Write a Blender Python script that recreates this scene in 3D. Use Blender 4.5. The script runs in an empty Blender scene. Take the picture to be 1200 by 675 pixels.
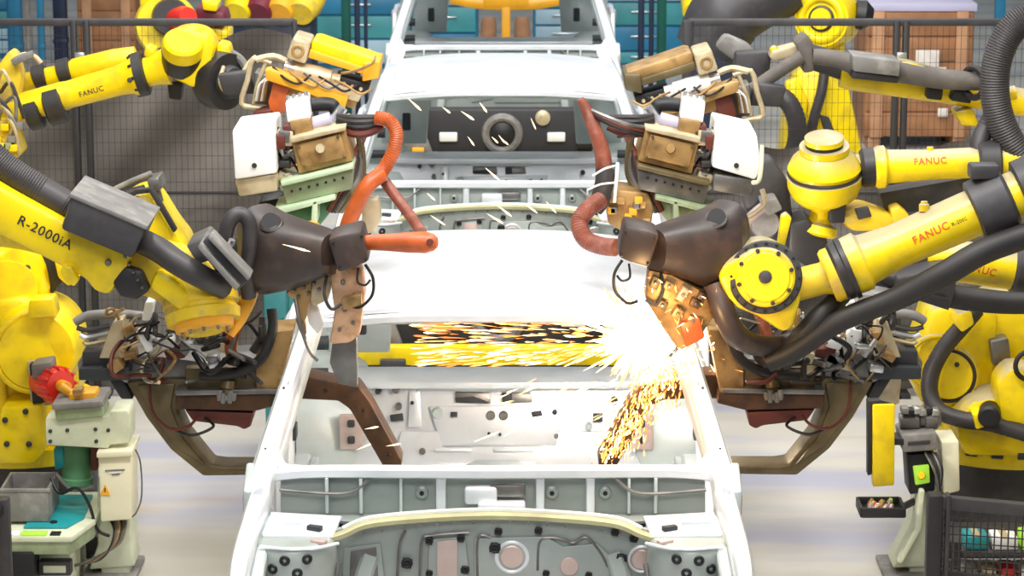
import bpy, bmesh, math, random
from mathutils import Vector as V, Matrix
random.seed(7)
C = bpy.context.scene.collection
# ------------------------------------------------------------------ camera model (1200x675 frame)
H = 3.67; F = 3350.0; PITCH = math.radians(12.33)
cp, sp = math.cos(PITCH), math.sin(PITCH)
def P(px, py, d):
    """world point seen at pixel (px,py) standing d metres down the hall"""
    xv = (px - 600) / F; yv = (337.5 - py) / F
    dy = cp + yv * sp; dz = -sp + yv * cp
    k = d / dy
    return V((xv * k, d, H + dz * k))
def M(px, d):
    return px * d * 1.02 / F

# ------------------------------------------------------------------ materials
MATS = {}
def mat(name, col, rough=.5, metal=0., amt=.12, scale=6., bump=0., dirt=None, dirt_amt=0., emit=None, estr=0., alpha=None, spec=None):
    m = bpy.data.materials.new(name); m.use_nodes = True
    nt = m.node_tree; b = nt.nodes['Principled BSDF']
    b.inputs['Roughness'].default_value = rough; b.inputs['Metallic'].default_value = metal
    if spec is not None: b.inputs['Specular IOR Level'].default_value = spec
    tc = nt.nodes.new('ShaderNodeTexCoord')
    n = nt.nodes.new('ShaderNodeTexNoise'); n.inputs['Scale'].default_value = scale; n.inputs['Detail'].default_value = 4
    nt.links.new(tc.outputs['Object'], n.inputs['Vector'])
    r = nt.nodes.new('ShaderNodeValToRGB')
    r.color_ramp.elements[0].position = .3; r.color_ramp.elements[1].position = .7
    r.color_ramp.elements[0].color = tuple(c * (1 - amt) for c in col) + (1,)
    r.color_ramp.elements[1].color = tuple(min(1, c * (1 + amt * .6)) for c in col) + (1,)
    nt.links.new(n.outputs['Fac'], r.inputs['Fac'])
    out = r.outputs['Color']
    if dirt:
        n2 = nt.nodes.new('ShaderNodeTexNoise'); n2.inputs['Scale'].default_value = scale * 1.7; n2.inputs['Detail'].default_value = 6
        nt.links.new(tc.outputs['Object'], n2.inputs['Vector'])
        r2 = nt.nodes.new('ShaderNodeValToRGB'); r2.color_ramp.elements[0].position = .5; r2.color_ramp.elements[1].position = .72
        r2.color_ramp.elements[0].color = (0, 0, 0, 1); r2.color_ramp.elements[1].color = (dirt_amt,) * 3 + (1,)
        nt.links.new(n2.outputs['Fac'], r2.inputs['Fac'])
        mx = nt.nodes.new('ShaderNodeMix'); mx.data_type = 'RGBA'
        nt.links.new(r2.outputs['Color'], mx.inputs[0]); nt.links.new(out, mx.inputs[6]); mx.inputs[7].default_value = tuple(dirt) + (1,)
        out = mx.outputs[2]
    nt.links.new(out, b.inputs['Base Color'])
    if bump:
        bp = nt.nodes.new('ShaderNodeBump'); bp.inputs['Strength'].default_value = bump; bp.inputs['Distance'].default_value = .01
        nt.links.new(n.outputs['Fac'], bp.inputs['Height']); nt.links.new(bp.outputs['Normal'], b.inputs['Normal'])
    if emit:
        b.inputs['Emission Color'].default_value = tuple(emit) + (1,); b.inputs['Emission Strength'].default_value = estr
    MATS[name] = m
    return m
mat('yellow', (.90, .66, .002), .33, 0, .10, 5, dirt=(.30, .20, .03), dirt_amt=.45)
def top_dust(name, base, dust, lo=.35, hi=.8):
    """settled dust on upward faces of a paint"""
    m = base.copy(); m.name = name; nt = m.node_tree; b = nt.nodes['Principled BSDF']; src = b.inputs['Base Color'].links[0].from_socket
    ge = nt.nodes.new('ShaderNodeNewGeometry'); sx = nt.nodes.new('ShaderNodeSeparateXYZ'); nt.links.new(ge.outputs['Normal'], sx.inputs[0])
    n = nt.nodes.new('ShaderNodeTexNoise'); n.inputs['Scale'].default_value = 7; n.inputs['Detail'].default_value = 5
    tc = nt.nodes.new('ShaderNodeTexCoord'); nt.links.new(tc.outputs['Object'], n.inputs['Vector'])
    ad = nt.nodes.new('ShaderNodeMath'); ad.operation = 'MULTIPLY_ADD'; nt.links.new(n.outputs['Fac'], ad.inputs[0]); ad.inputs[1].default_value = .5; nt.links.new(sx.outputs['Z'], ad.inputs[2])
    mr = nt.nodes.new('ShaderNodeMapRange'); mr.inputs[1].default_value = lo + .25; mr.inputs[2].default_value = hi + .25; mr.inputs[4].default_value = .8; nt.links.new(ad.outputs[0], mr.inputs[0])
    mx = nt.nodes.new('ShaderNodeMix'); mx.data_type = 'RGBA'; nt.links.new(mr.outputs[0], mx.inputs[0]); nt.links.new(src, mx.inputs[6]); mx.inputs[7].default_value = dust + (1,)
    nt.links.new(mx.outputs[2], b.inputs['Base Color']); MATS[name] = m
top_dust('yellow_topdust', MATS['yellow'], (.30, .28, .24))
mat('yellow_dusty', (.80, .56, .02), .5, 0, .15, 7, dirt=(.28, .24, .16), dirt_amt=.8)
mat('orange_yellow', (.88, .42, .02), .4, 0, .12, 6)
mat('dark_grey', (.026, .024, .025), .45, .0, .25, 9)
mat('mid_grey', (.046, .044, .048), .5, .1, .2, 8, dirt=(.11, .10, .09), dirt_amt=.3)
mat('dust_grey', (.20, .19, .18), .6, .1, .25, 9, dirt=(.42, .40, .36), dirt_amt=.5)
mat('hose_dusty', (.12, .105, .092), .6, 0, .25, 10, dirt=(.2, .18, .16), dirt_amt=.5)
mat('rubber', (.016, .014, .014), .55, 0, .3, 12)
mat('hose_grey', (.042, .037, .038), .5, 0, .25, 12)
mat('brown_cover', (.040, .027, .023), .42, 0, .25, 7, dirt=(.12, .07, .05), dirt_amt=.5)
mat('copper_arm', (.095, .042, .016), .45, .25, .35, 9, dirt=(.03, .015, .01), dirt_amt=.8)
mat('rust_red', (.13, .025, .015), .5, .1, .3, 9)
mat('orange_hose', (.52, .10, .018), .4, 0, .3, 14, dirt=(.25, .07, .03), dirt_amt=.6)
mat('brick_hose', (.24, .065, .038), .5, 0, .3, 14, dirt=(.45, .22, .17), dirt_amt=.4)
mat('tan_metal', (.46, .28, .105), .42, .35, .3, 10, dirt=(.16, .085, .03), dirt_amt=.8)
mat('beige_metal', (.60, .50, .32), .4, .2, .22, 10, dirt=(.28, .19, .09), dirt_amt=.6)
mat('olive_steel', (.17, .13, .062), .45, .4, .3, 9, dirt=(.10, .07, .03), dirt_amt=.7)
mat('green_plate', (.33, .40, .24), .45, .2, .15, 9, dirt=(.18, .18, .10), dirt_amt=.5)
mat('green_light', (.52, .66, .44), .45, .1, .15, 9)
mat('pale_green', (.66, .70, .52), .5, 0, .1, 8, dirt=(.4, .4, .28), dirt_amt=.35)
mat('motor_green', (.10, .27, .13), .45, 0, .2, 9)
mat('teal', (.012, .30, .33), .45, 0, .15, 8)
mat('white_box', (.9, .9, .88), .45, 0, .05, 6)
mat('bare_steel', (.62, .62, .62), .3, .85, .2, 16)
mat('steel_dark', (.22, .21, .2), .4, .7, .3, 14)
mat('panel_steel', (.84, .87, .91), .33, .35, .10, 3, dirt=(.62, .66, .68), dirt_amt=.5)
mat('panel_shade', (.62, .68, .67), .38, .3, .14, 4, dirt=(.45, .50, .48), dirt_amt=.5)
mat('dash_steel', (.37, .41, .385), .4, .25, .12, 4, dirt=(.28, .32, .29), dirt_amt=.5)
mat('sealer', (.46, .44, .25), .5, .2, .25, 8, dirt=(.40, .36, .20), dirt_amt=.6)
mat('black', (.008, .008, .01), .5)
mat('hole_dark', (.03, .035, .04), .6)
mat('pink_steel', (.62, .48, .44), .4, .4, .15, 8)
mat('scorched', (.66, .40, .24), .45, .3, .3, 12, dirt=(.30, .15, .06), dirt_amt=.7)
mat('red', (.78, .03, .02), .35, 0, .15, 8)
mat('red_text', (.70, .10, .02), .5)
mat('cream', (.80, .76, .55), .45, 0, .06, 6)
mat('wood', (.33, .15, .062), .65, 0, .28, 5, dirt=(.22, .09, .04), dirt_amt=.5)
mat('wood_pale', (.47, .25, .13), .65, 0, .25, 5)
mat('lavender', (.48, .46, .62), .5, 0, .1, 3)
mat('paper', (.72, .66, .6), .6, 0, .1, 20)
mat('tarp', (.16, .143, .126), .6, 0, .3, 2.2, bump=.3)
mat('fence', (.03, .028, .03), .45, .2, .15, 9)
mat('blue_steel', (.02, .20, .36), .45, 0, .25, 3)
mat('teal_sheet', (.06, .33, .36), .45, 0, .35, 2)
mat('pale_blue', (.35, .52, .62), .45, 0, .25, 2)
mat('navy', (.012, .022, .055), .5, 0, .3, 3)
mat('green_post', (.005, .10, .075), .45, 0, .2, 4)
mat('maroon', (.16, .012, .03), .5, 0, .3, 5)
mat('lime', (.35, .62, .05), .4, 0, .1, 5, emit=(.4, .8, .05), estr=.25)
mat('spark_hot', (1, .8, .5), .5, emit=(1., .72, .40), estr=3.2)
mat('spark_gold', (1, .6, .2), .5, emit=(1., .46, .11), estr=1.5)
mat('spark_orange', (1, .4, .1), .5, emit=(1., .27, .035), estr=.75)
mat('weld', (1, 1, 1), .5, emit=(1., .9, .7), estr=60.)

# ------------------------------------------------------------------ mesh collector
class G:
    """a pixel frame: optional mirror about msum/2, vertical shift, default distance"""
    def __init__(s, d, msum=None, dy=0., dx=0.): s.d, s.msum, s.dy, s.dx = d, msum, dy, dx
    def __call__(s, q, d=None):
        x, y = q[0], q[1]
        dd = q[2] if len(q) > 2 else (s.d if d is None else d)
        if s.msum is not None: x = s.msum - x
        return P(x + s.dx, y + s.dy, dd)
def catmull(pts, n):
    if n <= 1 or len(pts) < 3: return list(pts), [(i, 0.) for i in range(len(pts))]
    out, par = [], []
    for i in range(len(pts) - 1):
        a = pts[max(i - 1, 0)]; b = pts[i]; c = pts[i + 1]; e = pts[min(i + 2, len(pts) - 1)]
        for k in range(n):
            t = k / n
            out.append(.5 * ((2 * b) + (c - a) * t + (2 * a - 5 * b + 4 * c - e) * t * t + (3 * b - a - 3 * c + e) * t ** 3)); par.append((i, t))
    out.append(pts[-1]); par.append((len(pts) - 1, 0.))
    return out, par
class MB:
    def __init__(s, m='yellow', g=None):
        s.v, s.f, s.mi, s.mats, s.cur, s.g = [], [], [], [], m, g
    def raw(s, vs, fs, m=None):
        m = m or s.cur
        if m not in s.mats: s.mats.append(m)
        k = s.mats.index(m); o = len(s.v)
        s.v += [V(v) for v in vs]; s.f += [tuple(i + o for i in f) for f in fs]; s.mi += [k] * len(fs)
        return s
    def bm(s, bm, m=None):
        bm.verts.index_update()
        s.raw([v.co.copy() for v in bm.verts], [[v.index for v in f.verts] for f in bm.faces], m); bm.free(); return s
    def box(s, c, size, rot=None, bevel=.008, m=None):
        bm = bmesh.new(); bmesh.ops.create_cube(bm, size=1)
        for v in bm.verts: v.co = V((v.co.x * size[0], v.co.y * size[1], v.co.z * size[2]))
        b = min(bevel, min(size) * .3)
        if b > 0: bmesh.ops.bevel(bm, geom=bm.edges[:], offset=b, segments=2, affect='EDGES', profile=.5)
        R = rot if rot is not None else Matrix.Identity(3)
        for v in bm.verts: v.co = R @ v.co + V(c)
        return s.bm(bm, m)
    def bar(s, a, b, w, h, up=(0, 0, 1), bevel=.008, m=None):
        a, b = V(a), V(b); y = (b - a).normalized(); u = V(up); x = y.cross(u)
        if x.length < 1e-4: x = y.cross(V((1, 0, 0)))
        x.normalize(); z = x.cross(y)
        return s.box((a + b) / 2, (w, (b - a).length, h), Matrix((x, y, z)).transposed(), bevel, m)
    def prism(s, pts, ext, bevel=.006, m=None):
        bm = bmesh.new(); vs = [bm.verts.new(p) for p in pts]
        f = bm.faces.new(vs); r = bmesh.ops.extrude_face_region(bm, geom=[f])
        for e in r['geom']:
            if isinstance(e, bmesh.types.BMVert): e.co += V(ext)
        bmesh.ops.recalc_face_normals(bm, faces=bm.faces[:])
        if bevel > 0: bmesh.ops.bevel(bm, geom=bm.edges[:], offset=bevel, segments=2, affect='EDGES', profile=.5, clamp_overlap=True)
        return s.bm(bm, m)
    def poly(s, pts, d0, d1, bevel=.006, m=None):
        """outline in pixels at distance d0, real thickness d1-d0"""
        return s.prism([s.g(p[:2], d0) for p in pts], V((0, d1 - d0, 0)), bevel, m)
    def lathe(s, a, b, prof, seg=28, m=None):
        a, b = V(a), V(b); ax = b - a; L = ax.length; z = ax.normalized()
        x = z.cross(V((0, 0, 1)));
        if x.length < 1e-3: x = V((1, 0, 0))
        x.normalize(); y = z.cross(x)
        vs, fs = [], []
        for t, r in prof:
            for i in range(seg):
                th = 2 * math.pi * i / seg
                vs.append(a + ax * t + (x * math.cos(th) + y * math.sin(th)) * max(r, 1e-5))
        n = len(prof)
        for j in range(n - 1):
            for i in range(seg):
                i2 = (i + 1) % seg
                fs.append((j * seg + i, j * seg + i2, (j + 1) * seg + i2, (j + 1) * seg + i))
        fs.append(tuple(range(seg))[::-1]); fs.append(tuple(range((n - 1) * seg, n * seg)))
        return s.raw(vs, fs, m)
    def tube(s, pts, r, seg=10, n=6, ribs=0, rib=.12, m=None):
        pts = [V(p) for p in pts]
        if ribs: n = max(n, ribs)
        q, par = catmull(pts, n)
        vs, fs = [], []; N = len(q); ref = None
        for k, p in enumerate(q):
            t = (q[min(k + 1, N - 1)] - q[max(k - 1, 0)]).normalized()
            if ref is None:
                ref = t.cross(V((0, 0, 1)))
                if ref.length < .05: ref = t.cross(V((1, 0, 0)))
            x = (ref - t * ref.dot(t))
            if x.length < 1e-4: x = t.orthogonal()
            x.normalize(); ref = x; y = t.cross(x)
            i, u = par[k]
            rr = r if not isinstance(r, (list, tuple)) else r[i] + (r[min(i + 1, len(r) - 1)] - r[i]) * u
            if ribs: rr *= 1 + (rib if k % 2 else -rib)
            for a in range(seg):
                th = 2 * math.pi * a / seg
                vs.append(p + (x * math.cos(th) + y * math.sin(th)) * rr)
        for j in range(N - 1):
            for a in range(seg):
                b = (a + 1) % seg
                fs.append((j * seg + a, j * seg + b, (j + 1) * seg + b, (j + 1) * seg + a))
        fs.append(tuple(range(seg))[::-1]); fs.append(tuple(range((N - 1) * seg, N * seg)))
        return s.raw(vs, fs, m)
    def tpx(s, pts, rpx, seg=10, n=6, ribs=0, rib=.12, m=None):
        g = s.g; w = [g(p) for p in pts]
        dd = g.d
        r = [M(x, dd) for x in rpx] if isinstance(rpx, (list, tuple)) else M(rpx, dd)
        return s.tube(w, r, seg, n, ribs, rib, m)
    def lpx(s, a, b, prof, seg=28, m=None):
        g = s.g
        return s.lathe(g(a), g(b), [(t, M(r, g.d)) for t, r in prof], seg, m)
    def sweep(s, pts, w, h, n=5, up=(0, 0, 1), m=None):
        """rounded rectangular section along a smooth path (w across, h along up)"""
        pts = [V(p) for p in pts]; q, par = catmull(pts, n); N = len(q)
        vs, fs = [], []
        sec = [(-.5, -.34), (-.34, -.5), (.34, -.5), (.5, -.34), (.5, .34), (.34, .5), (-.34, .5), (-.5, .34)]
        for k, p in enumerate(q):
            t = (q[min(k + 1, N - 1)] - q[max(k - 1, 0)]).normalized(); u = V(up)
            x = t.cross(u)
            if x.length < .02: x = V((1, 0, 0))
            x.normalize(); z = x.cross(t)
            i, f = par[k]
            ww = w if not isinstance(w, (list, tuple)) else w[i] + (w[min(i + 1, len(w) - 1)] - w[i]) * f
            hh = h if not isinstance(h, (list, tuple)) else h[i] + (h[min(i + 1, len(h) - 1)] - h[i]) * f
            for a, b in sec: vs.append(p + x * a * ww + z * b * hh)
        for j in range(N - 1):
            for a in range(8):
                b = (a + 1) % 8
                fs.append((j * 8 + a, j * 8 + b, (j + 1) * 8 + b, (j + 1) * 8 + a))
        fs.append(tuple(range(8))[::-1]); fs.append(tuple(range((N - 1) * 8, N * 8)))
        return s.raw(vs, fs, m)
    def torus(s, c, normal, R, r, seg=32, sg=8, m=None, squash=1.):
        z = V(normal).normalized(); x = z.orthogonal().normalized(); y = z.cross(x)
        vs, fs = [], []
        for i in range(seg):
            th = 2 * math.pi * i / seg; e = x * math.cos(th) + y * math.sin(th)
            for j in range(sg):
                ph = 2 * math.pi * j / sg
                vs.append(V(c) + e * (R + r * math.cos(ph)) + z * r * math.sin(ph) * squash)
        for i in range(seg):
            for j in range(sg):
                fs.append((i * sg + j, ((i + 1) % seg) * sg + j, ((i + 1) % seg) * sg + (j + 1) % sg, i * sg + (j + 1) % sg))
        return s.raw(vs, fs, m)
    def ball(s, c, r, m=None, seg=16):
        return s.lathe(V(c) - V((0, 0, r)), V(c) + V((0, 0, r)), [((1 - math.cos(math.pi * k / 8)) / 2, r * math.sin(math.pi * k / 8)) for k in range(9)], seg, m)
    def bolts(s, a, axis, R, n, r, h, m=None, ph=0.):
        z = V(axis).normalized(); x = z.cross(V((0, 0, 1)))
        if x.length < 1e-3: x = V((1, 0, 0))
        x.normalize(); y = z.cross(x)
        for k in range(n):
            th = 2 * math.pi * k / n + ph; c = V(a) + (x * math.cos(th) + y * math.sin(th)) * R
            s.lathe(c - z * h * .4, c + z * h, [(0, r), (.8, r), (1, r * .7)], 8, m)
        return s
    def build(s, name, parent=None, origin=None):
        me = bpy.data.meshes.new(name)
        if parent is not None: o = WORLD[parent.name]
        else: o = V(origin) if origin is not None else V((0, 0, 0))
        me.from_pydata([v - o for v in s.v], [], s.f)
        for m in s.mats: me.materials.append(MATS[m])
        me.polygons.foreach_set('material_index', s.mi)
        bm = bmesh.new(); bm.from_mesh(me); bmesh.ops.recalc_face_normals(bm, faces=bm.faces[:]); bm.to_mesh(me); bm.free()
        me.polygons.foreach_set('use_smooth', [True] * len(me.polygons)); me.set_sharp_from_angle(angle=math.radians(38)); me.update()
        ob = bpy.data.objects.new(name, me); C.objects.link(ob)
        WORLD[ob.name] = o.copy()
        if parent is not None: ob.parent = parent
        else: ob.location = o
        return ob
WORLD = {}
def tag(o, label, cat=None, group=None, kind=None):
    o['label'] = label
    if cat: o['category'] = cat
    if group: o['group'] = group
    if kind: o['kind'] = kind
    return o
def thing(name, loc, label, cat, group=None):
    o = bpy.data.objects.new(name, None); C.objects.link(o); o.location = loc; o.empty_display_size = .1
    WORLD[o.name] = V(loc); return tag(o, label, cat, group)
def lettering(parent, s, a, b, m, name='lettering', cyl=None, depth=.002, axis0=None, shear=0.):
    """writing from point a to point b (baseline); cyl=(p,q,r): wrapped onto that round arm"""
    cu = bpy.data.curves.new('t', 'FONT'); cu.body = s; cu.size = 1; cu.extrude = .0; cu.resolution_u = 3; cu.shear = shear; cu.space_character = 1.1
    cu.offset = .012
    ob = bpy.data.objects.new('t', cu); C.objects.link(ob); bpy.context.view_layer.update()
    me = bpy.data.meshes.new_from_object(ob.evaluated_get(bpy.context.evaluated_depsgraph_get())); bpy.data.objects.remove(ob); bpy.data.curves.remove(cu)
    xs = [v.co.x for v in me.vertices]; x0, x1 = min(xs), max(xs)
    a, b = V(a), V(b); k = (b - a).length / (x1 - x0); ex = (b - a).normalized()
    toward = V((0, -1, .22)) if cyl else V((0, -1, 0)); ez = (toward - ex * toward.dot(ex)).normalized(); ey = ez.cross(ex)
    mb = MB(m); vs = []
    for v in me.vertices:
        p = a + ex * (v.co.x - x0) * k + ey * v.co.y * k
        if cyl:
            c0, c1, r = cyl; ax = (c1 - c0).normalized()
            q = p - c0; h = q.dot(ax); base = c0 + ax * h; w = p - base; up = w.dot(ey)
            p = base + ey * up + ez * (math.sqrt(max(r * r - up * up, 0)) + depth)
        else: p = p + ez * depth
        vs.append(p)
    mb.raw(vs, [list(f.vertices) for f in me.polygons])
    bpy.data.meshes.remove(me)
    return mb.build(name, parent)
def arm_axis(a, b): return (V(b) - V(a)).normalized()
TOWARD = V((0, -.977, .2136))
# ================================================================== setting
def setting():
    mb = MB('floor'); mb.prism([(-9, 4, 0), (9, 4, 0), (9, 33, 0), (-9, 33, 0)], (0, 0, -.1), 0)
    m = bpy.data.materials.new('floor'); m.use_nodes = True; MATS['floor'] = m
    nt = m.node_tree; b = nt.nodes['Principled BSDF']; b.inputs['Roughness'].default_value = .38
    tc = nt.nodes.new('ShaderNodeTexCoord')
    def noise(sc, lo, hi, c0, c1, stretch):
        mp = nt.nodes.new('ShaderNodeMapping'); mp.inputs['Scale'].default_value = stretch
        nt.links.new(tc.outputs['Object'], mp.inputs['Vector'])
        n = nt.nodes.new('ShaderNodeTexNoise'); n.inputs['Scale'].default_value = sc; n.inputs['Detail'].default_value = 5
        nt.links.new(mp.outputs['Vector'], n.inputs['Vector'])
        r = nt.nodes.new('ShaderNodeValToRGB'); r.color_ramp.elements[0].position = lo; r.color_ramp.elements[1].position = hi
        r.color_ramp.elements[0].color = c0 + (1,); r.color_ramp.elements[1].color = c1 + (1,)
        nt.links.new(n.outputs['Fac'], r.inputs['Fac']); return r.outputs['Color']
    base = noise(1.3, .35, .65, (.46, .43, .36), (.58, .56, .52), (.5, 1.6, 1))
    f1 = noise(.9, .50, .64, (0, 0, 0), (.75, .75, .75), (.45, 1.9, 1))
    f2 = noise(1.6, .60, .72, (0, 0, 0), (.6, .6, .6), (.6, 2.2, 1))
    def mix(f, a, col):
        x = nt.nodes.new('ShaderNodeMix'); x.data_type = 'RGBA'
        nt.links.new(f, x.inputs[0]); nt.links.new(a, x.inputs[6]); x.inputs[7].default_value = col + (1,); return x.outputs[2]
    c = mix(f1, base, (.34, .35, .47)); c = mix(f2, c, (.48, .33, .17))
    nt.links.new(c, b.inputs['Base Color'])
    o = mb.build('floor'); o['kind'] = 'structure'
    # far hall wall: sheeted in blue-green panels with ribs
    mb = MB('navy'); mb.box((0, 33.1, 3), (18, .2, 6), bevel=0)
    for k in range(60):
        x = -9 + .3 * k; mb.box((x, 32.97, 3), (.16, .06, 6), bevel=.01, m='pale_blue' if k % 3 else 'teal_sheet')
    o = mb.build('wall_back'); o['kind'] = 'structure'
setting()

# ================================================================== car bodies
CX, CD = -.065, 9.3
CAR0 = V((CX, CD, 0))
def make_car():
    R = thing('car_body', CAR0, 'bare steel car body nearest the camera, sparks flying under its roof', 'car body', 'bare steel car bodies on the line')
    L = lambda x, y, z: CAR0 + V((x, y, z))
    def B(mb, name, parent=R): return mb.build(name, parent)
    # roof skin: crowned shell
    mb = MB('panel_steel'); nx, ny = 24, 22; vs = []; fs = []
    def rz(u, t): return 1.412 + .035 * math.sin(math.pi * min(1, t * 1.02)) - .05 * abs(u) ** 3 - .06 * max(0, t - .75) ** 1.5 * 4
    for lay in (0, 1):
        for j in range(ny + 1):
            t = j / ny
            for i in range(nx + 1):
                u = -1 + 2 * i / nx; hw = .688 - .045 * t - .05 * max(0, t - .8) ** 2 * 8
                y = .70 + .05 * (abs(u) ** 2) + t * (1.60 - .07 * abs(u) ** 2)
                vs.append(L(u * hw, y, rz(u, t) - .014 * lay))
    o = (nx + 1) * (ny + 1)
    for j in range(ny):
        for i in range(nx):
            a = j * (nx + 1) + i; q = (a, a + 1, a + nx + 2, a + nx + 1); fs.append(q); fs.append(tuple(k + o for k in q[::-1]))
    for j in range(ny):
        for i in (0, nx):
            a = j * (nx + 1) + i; b = a + nx + 1; fs.append((a, b, b + o, a + o))
    for i in range(nx):
        for j in (0, ny):
            a = j * (nx + 1) + i; fs.append((a, a + 1, a + 1 + o, a + o))
    mb.raw(vs, fs)
    for s in (-1, 1): mb.sweep([L(s * .60, .80, 1.398), L(s * .59, 1.4, 1.417), L(s * .565, 2.2, 1.352)], .010, .006, m='panel_steel')
    B(mb, 'roof')
    mb = MB('panel_steel')
    mb.sweep([L(-.62, .765, 1.345), L(-.3, .715, 1.378), L(0, .70, 1.383), L(.3, .715, 1.378), L(.62, .765, 1.345)], .10, .03)
    mb.sweep([L(-.6, .82, 1.33), L(0, .77, 1.355), L(.6, .82, 1.33)], .06, .02, m='panel_shade')
    B(mb, 'windscreen_header')
    mb = MB('panel_shade')
    mb.sweep([L(-.55, 1.45, 1.36), L(0, 1.45, 1.395), L(.55, 1.45, 1.36)], .09, .025)
    B(mb, 'roof_bow')
    for s in (-1, 1):
        # A pillar + roof rail
        mb = MB('panel_steel')
        mb.sweep([L(s * .785, -.13, .93), L(s * .765, 0, 1.02), L(s * .715, .32, 1.185), L(s * .655, .74, 1.355), L(s * .62, 1.2, 1.365), L(s * .605, 1.8, 1.36), L(s * .605, 2.28, 1.30)],
                 [.085, .07, .06, .058, .06, .07, .075], [.09, .085, .075, .07, .06, .06, .06])
        mb.sweep([L(s * .778, -.10, .993), L(s * .762, .02, 1.072), L(s * .713, .32, 1.222), L(s * .667, .60, 1.347)], .007, .008, m='steel_dark')
        mb.sweep([L(s * .822, -.12, .95), L(s * .80, 0, 1.03), L(s * .745, .32, 1.19), L(s * .685, .74, 1.36)], .012, .03, m='dash_steel')
        for z0 in (.0, .28): mb.box(L(s * (.768 - .15 * z0), .03 + z0, 1.07 + .5 * z0), (.008, .03, .02), bevel=.002, m='hole_dark')
        mb.sweep([L(s * .735, 0.02, 1.0), L(s * .685, .34, 1.155), L(s * .63, .74, 1.335)], .02, .05, m='panel_shade')
        B(mb, 'windscreen_pillar')
        mb = MB('panel_steel')
        mb.sweep([L(s * .79, -.06, .97), L(s * .80, -.05, .7), L(s * .80, -.03, .42)], .06, .15, up=(0, 1, 0))
        mb.prism([L(s * .80, -.16, .98), L(s * .80, -.02, 1.04), L(s * .80, .06, 1.00), L(s * .80, -.02, .84), L(s * .80, -.14, .82)], (s * .03, 0, 0), .008, m='panel_shade')
        mb.prism([L(s * .828, -.12, .95), L(s * .828, -.03, 1.0), L(s * .828, .0, .98), L(s * .828, -.05, .86), L(s * .828, -.12, .85)], (s * .006, 0, 0), .002, m='steel_dark')
        mb.prism([L(s * .825, -.17, .90), L(s * .79, -.17, .985), L(s * .762, -.17, 1.0), L(s * .768, -.17, .85), L(s * .82, -.17, .84)], (0, .012, 0), .004, m='panel_steel')
        mb.prism([L(s * .814, -.174, .90), L(s * .787, -.174, .965), L(s * .774, -.174, .97), L(s * .776, -.174, .865), L(s * .81, -.174, .86)], (0, .006, 0), .002, m='dash_steel')
        B(mb, 'hinge_pillar')
        mb = MB('panel_steel')
        mb.sweep([L(s * .655, 1.34, 1.385), L(s * .735, 1.31, 1.15), L(s * .80, 1.28, .92), L(s * .81, 1.25, .42)], [.05, .06, .07, .07], [.10, .11, .14, .2], up=(0, 1, 0))
        for z in (.62, .8): mb.box(L(s * .768, 1.27, z), (.02, .08, .06), m='hole_dark')
        B(mb, 'door_pillar')
        mb = MB('panel_steel'); mb.sweep([L(s * .80, -.12, .40), L(s * .815, 1, .39), L(s * .815, 2.2, .40)], .11, .13)
        mb.sweep([L(s * .745, -.1, .45), L(s * .75, 2.1, .45)], .03, .03, m='panel_shade')
        B(mb, 'sill')
        # rear quarter: skin with wheel arch, bulging outwards, leaning in at the shoulder
        mb = MB('panel_steel')
        prof = [(2.08, .40)]; prof += [(2.55 - .36 * math.cos(a), .36 + .36 * math.sin(a)) for a in [math.pi * k / 12 for k in range(1, 12)]]
        prof += [(3.02, .40), (3.30, .42), (3.36, .60), (3.30, .86), (3.0, .97), (2.5, 1.02), (2.06, 1.0), (1.98, .8), (2.0, .5)]
        mb.prism([L(s * .835, y, z) for y, z in prof], (s * .035, 0, 0), .012)
        mb.sweep([L(s * .84, 2.05, .93), L(s * .87, 2.5, .94), L(s * .85, 3.28, .86)], .05, .07)
        mb.sweep([L(s * .625, 2.1, 1.36), L(s * .70, 2.45, 1.19), L(s * .80, 2.75, 1.0)], [.06, .07, .07], [.22, .3, .36], up=(0, 1, 0))
        B(mb, 'rear_quarter')
        # inside wheel house and inner side panel
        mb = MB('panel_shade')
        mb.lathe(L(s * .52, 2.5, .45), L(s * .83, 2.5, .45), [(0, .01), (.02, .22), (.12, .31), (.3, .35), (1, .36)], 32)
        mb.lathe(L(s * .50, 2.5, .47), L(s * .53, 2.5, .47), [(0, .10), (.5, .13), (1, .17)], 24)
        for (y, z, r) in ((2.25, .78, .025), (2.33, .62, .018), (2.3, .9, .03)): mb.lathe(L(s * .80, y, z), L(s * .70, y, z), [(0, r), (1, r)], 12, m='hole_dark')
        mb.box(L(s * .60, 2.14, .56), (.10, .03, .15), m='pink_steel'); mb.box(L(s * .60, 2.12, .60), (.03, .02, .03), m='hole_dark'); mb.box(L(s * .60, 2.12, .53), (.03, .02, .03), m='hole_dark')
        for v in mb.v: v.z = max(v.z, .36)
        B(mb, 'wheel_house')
        # backlight inner side panel
        mb = MB('panel_shade')
        mb.prism([L(s * .44, 2.62, 1.07), L(s * .62, 2.45, 1.25), L(s * .70, 2.50, 1.12), L(s * .74, 2.62, .78), L(s * .46, 2.62, .78)], (0, .06, 0), .01)
        mb.box(L(s * .58, 2.56, .93), (.05, .03, .11), m='hole_dark'); mb.box(L(s * .52, 2.58, 1.02), (.03, .02, .03), m='hole_dark')
        B(mb, 'rear_side_panel')
        # front: wing rail, apron, strut tower
        mb = MB('panel_steel')
        mb.sweep([L(s * .775, -.10, .935), L(s * .79, -.35, .90), L(s * .795, -.7, .86), L(s * .78, -1.0, .80)], [.07, .06, .06, .05], [.09, .09, .1, .1])
        mb.sweep([L(s * .735, -.16, .87), L(s * .745, -.45, .845), L(s * .745, -.9, .79)], .04, .05, m='panel_shade')
        mb.box(L(s * .795, -.52, .79), (.012, .07, .12), m='navy')
        B(mb, 'wing_rail')
        mb = MB('dash_steel')
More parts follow.
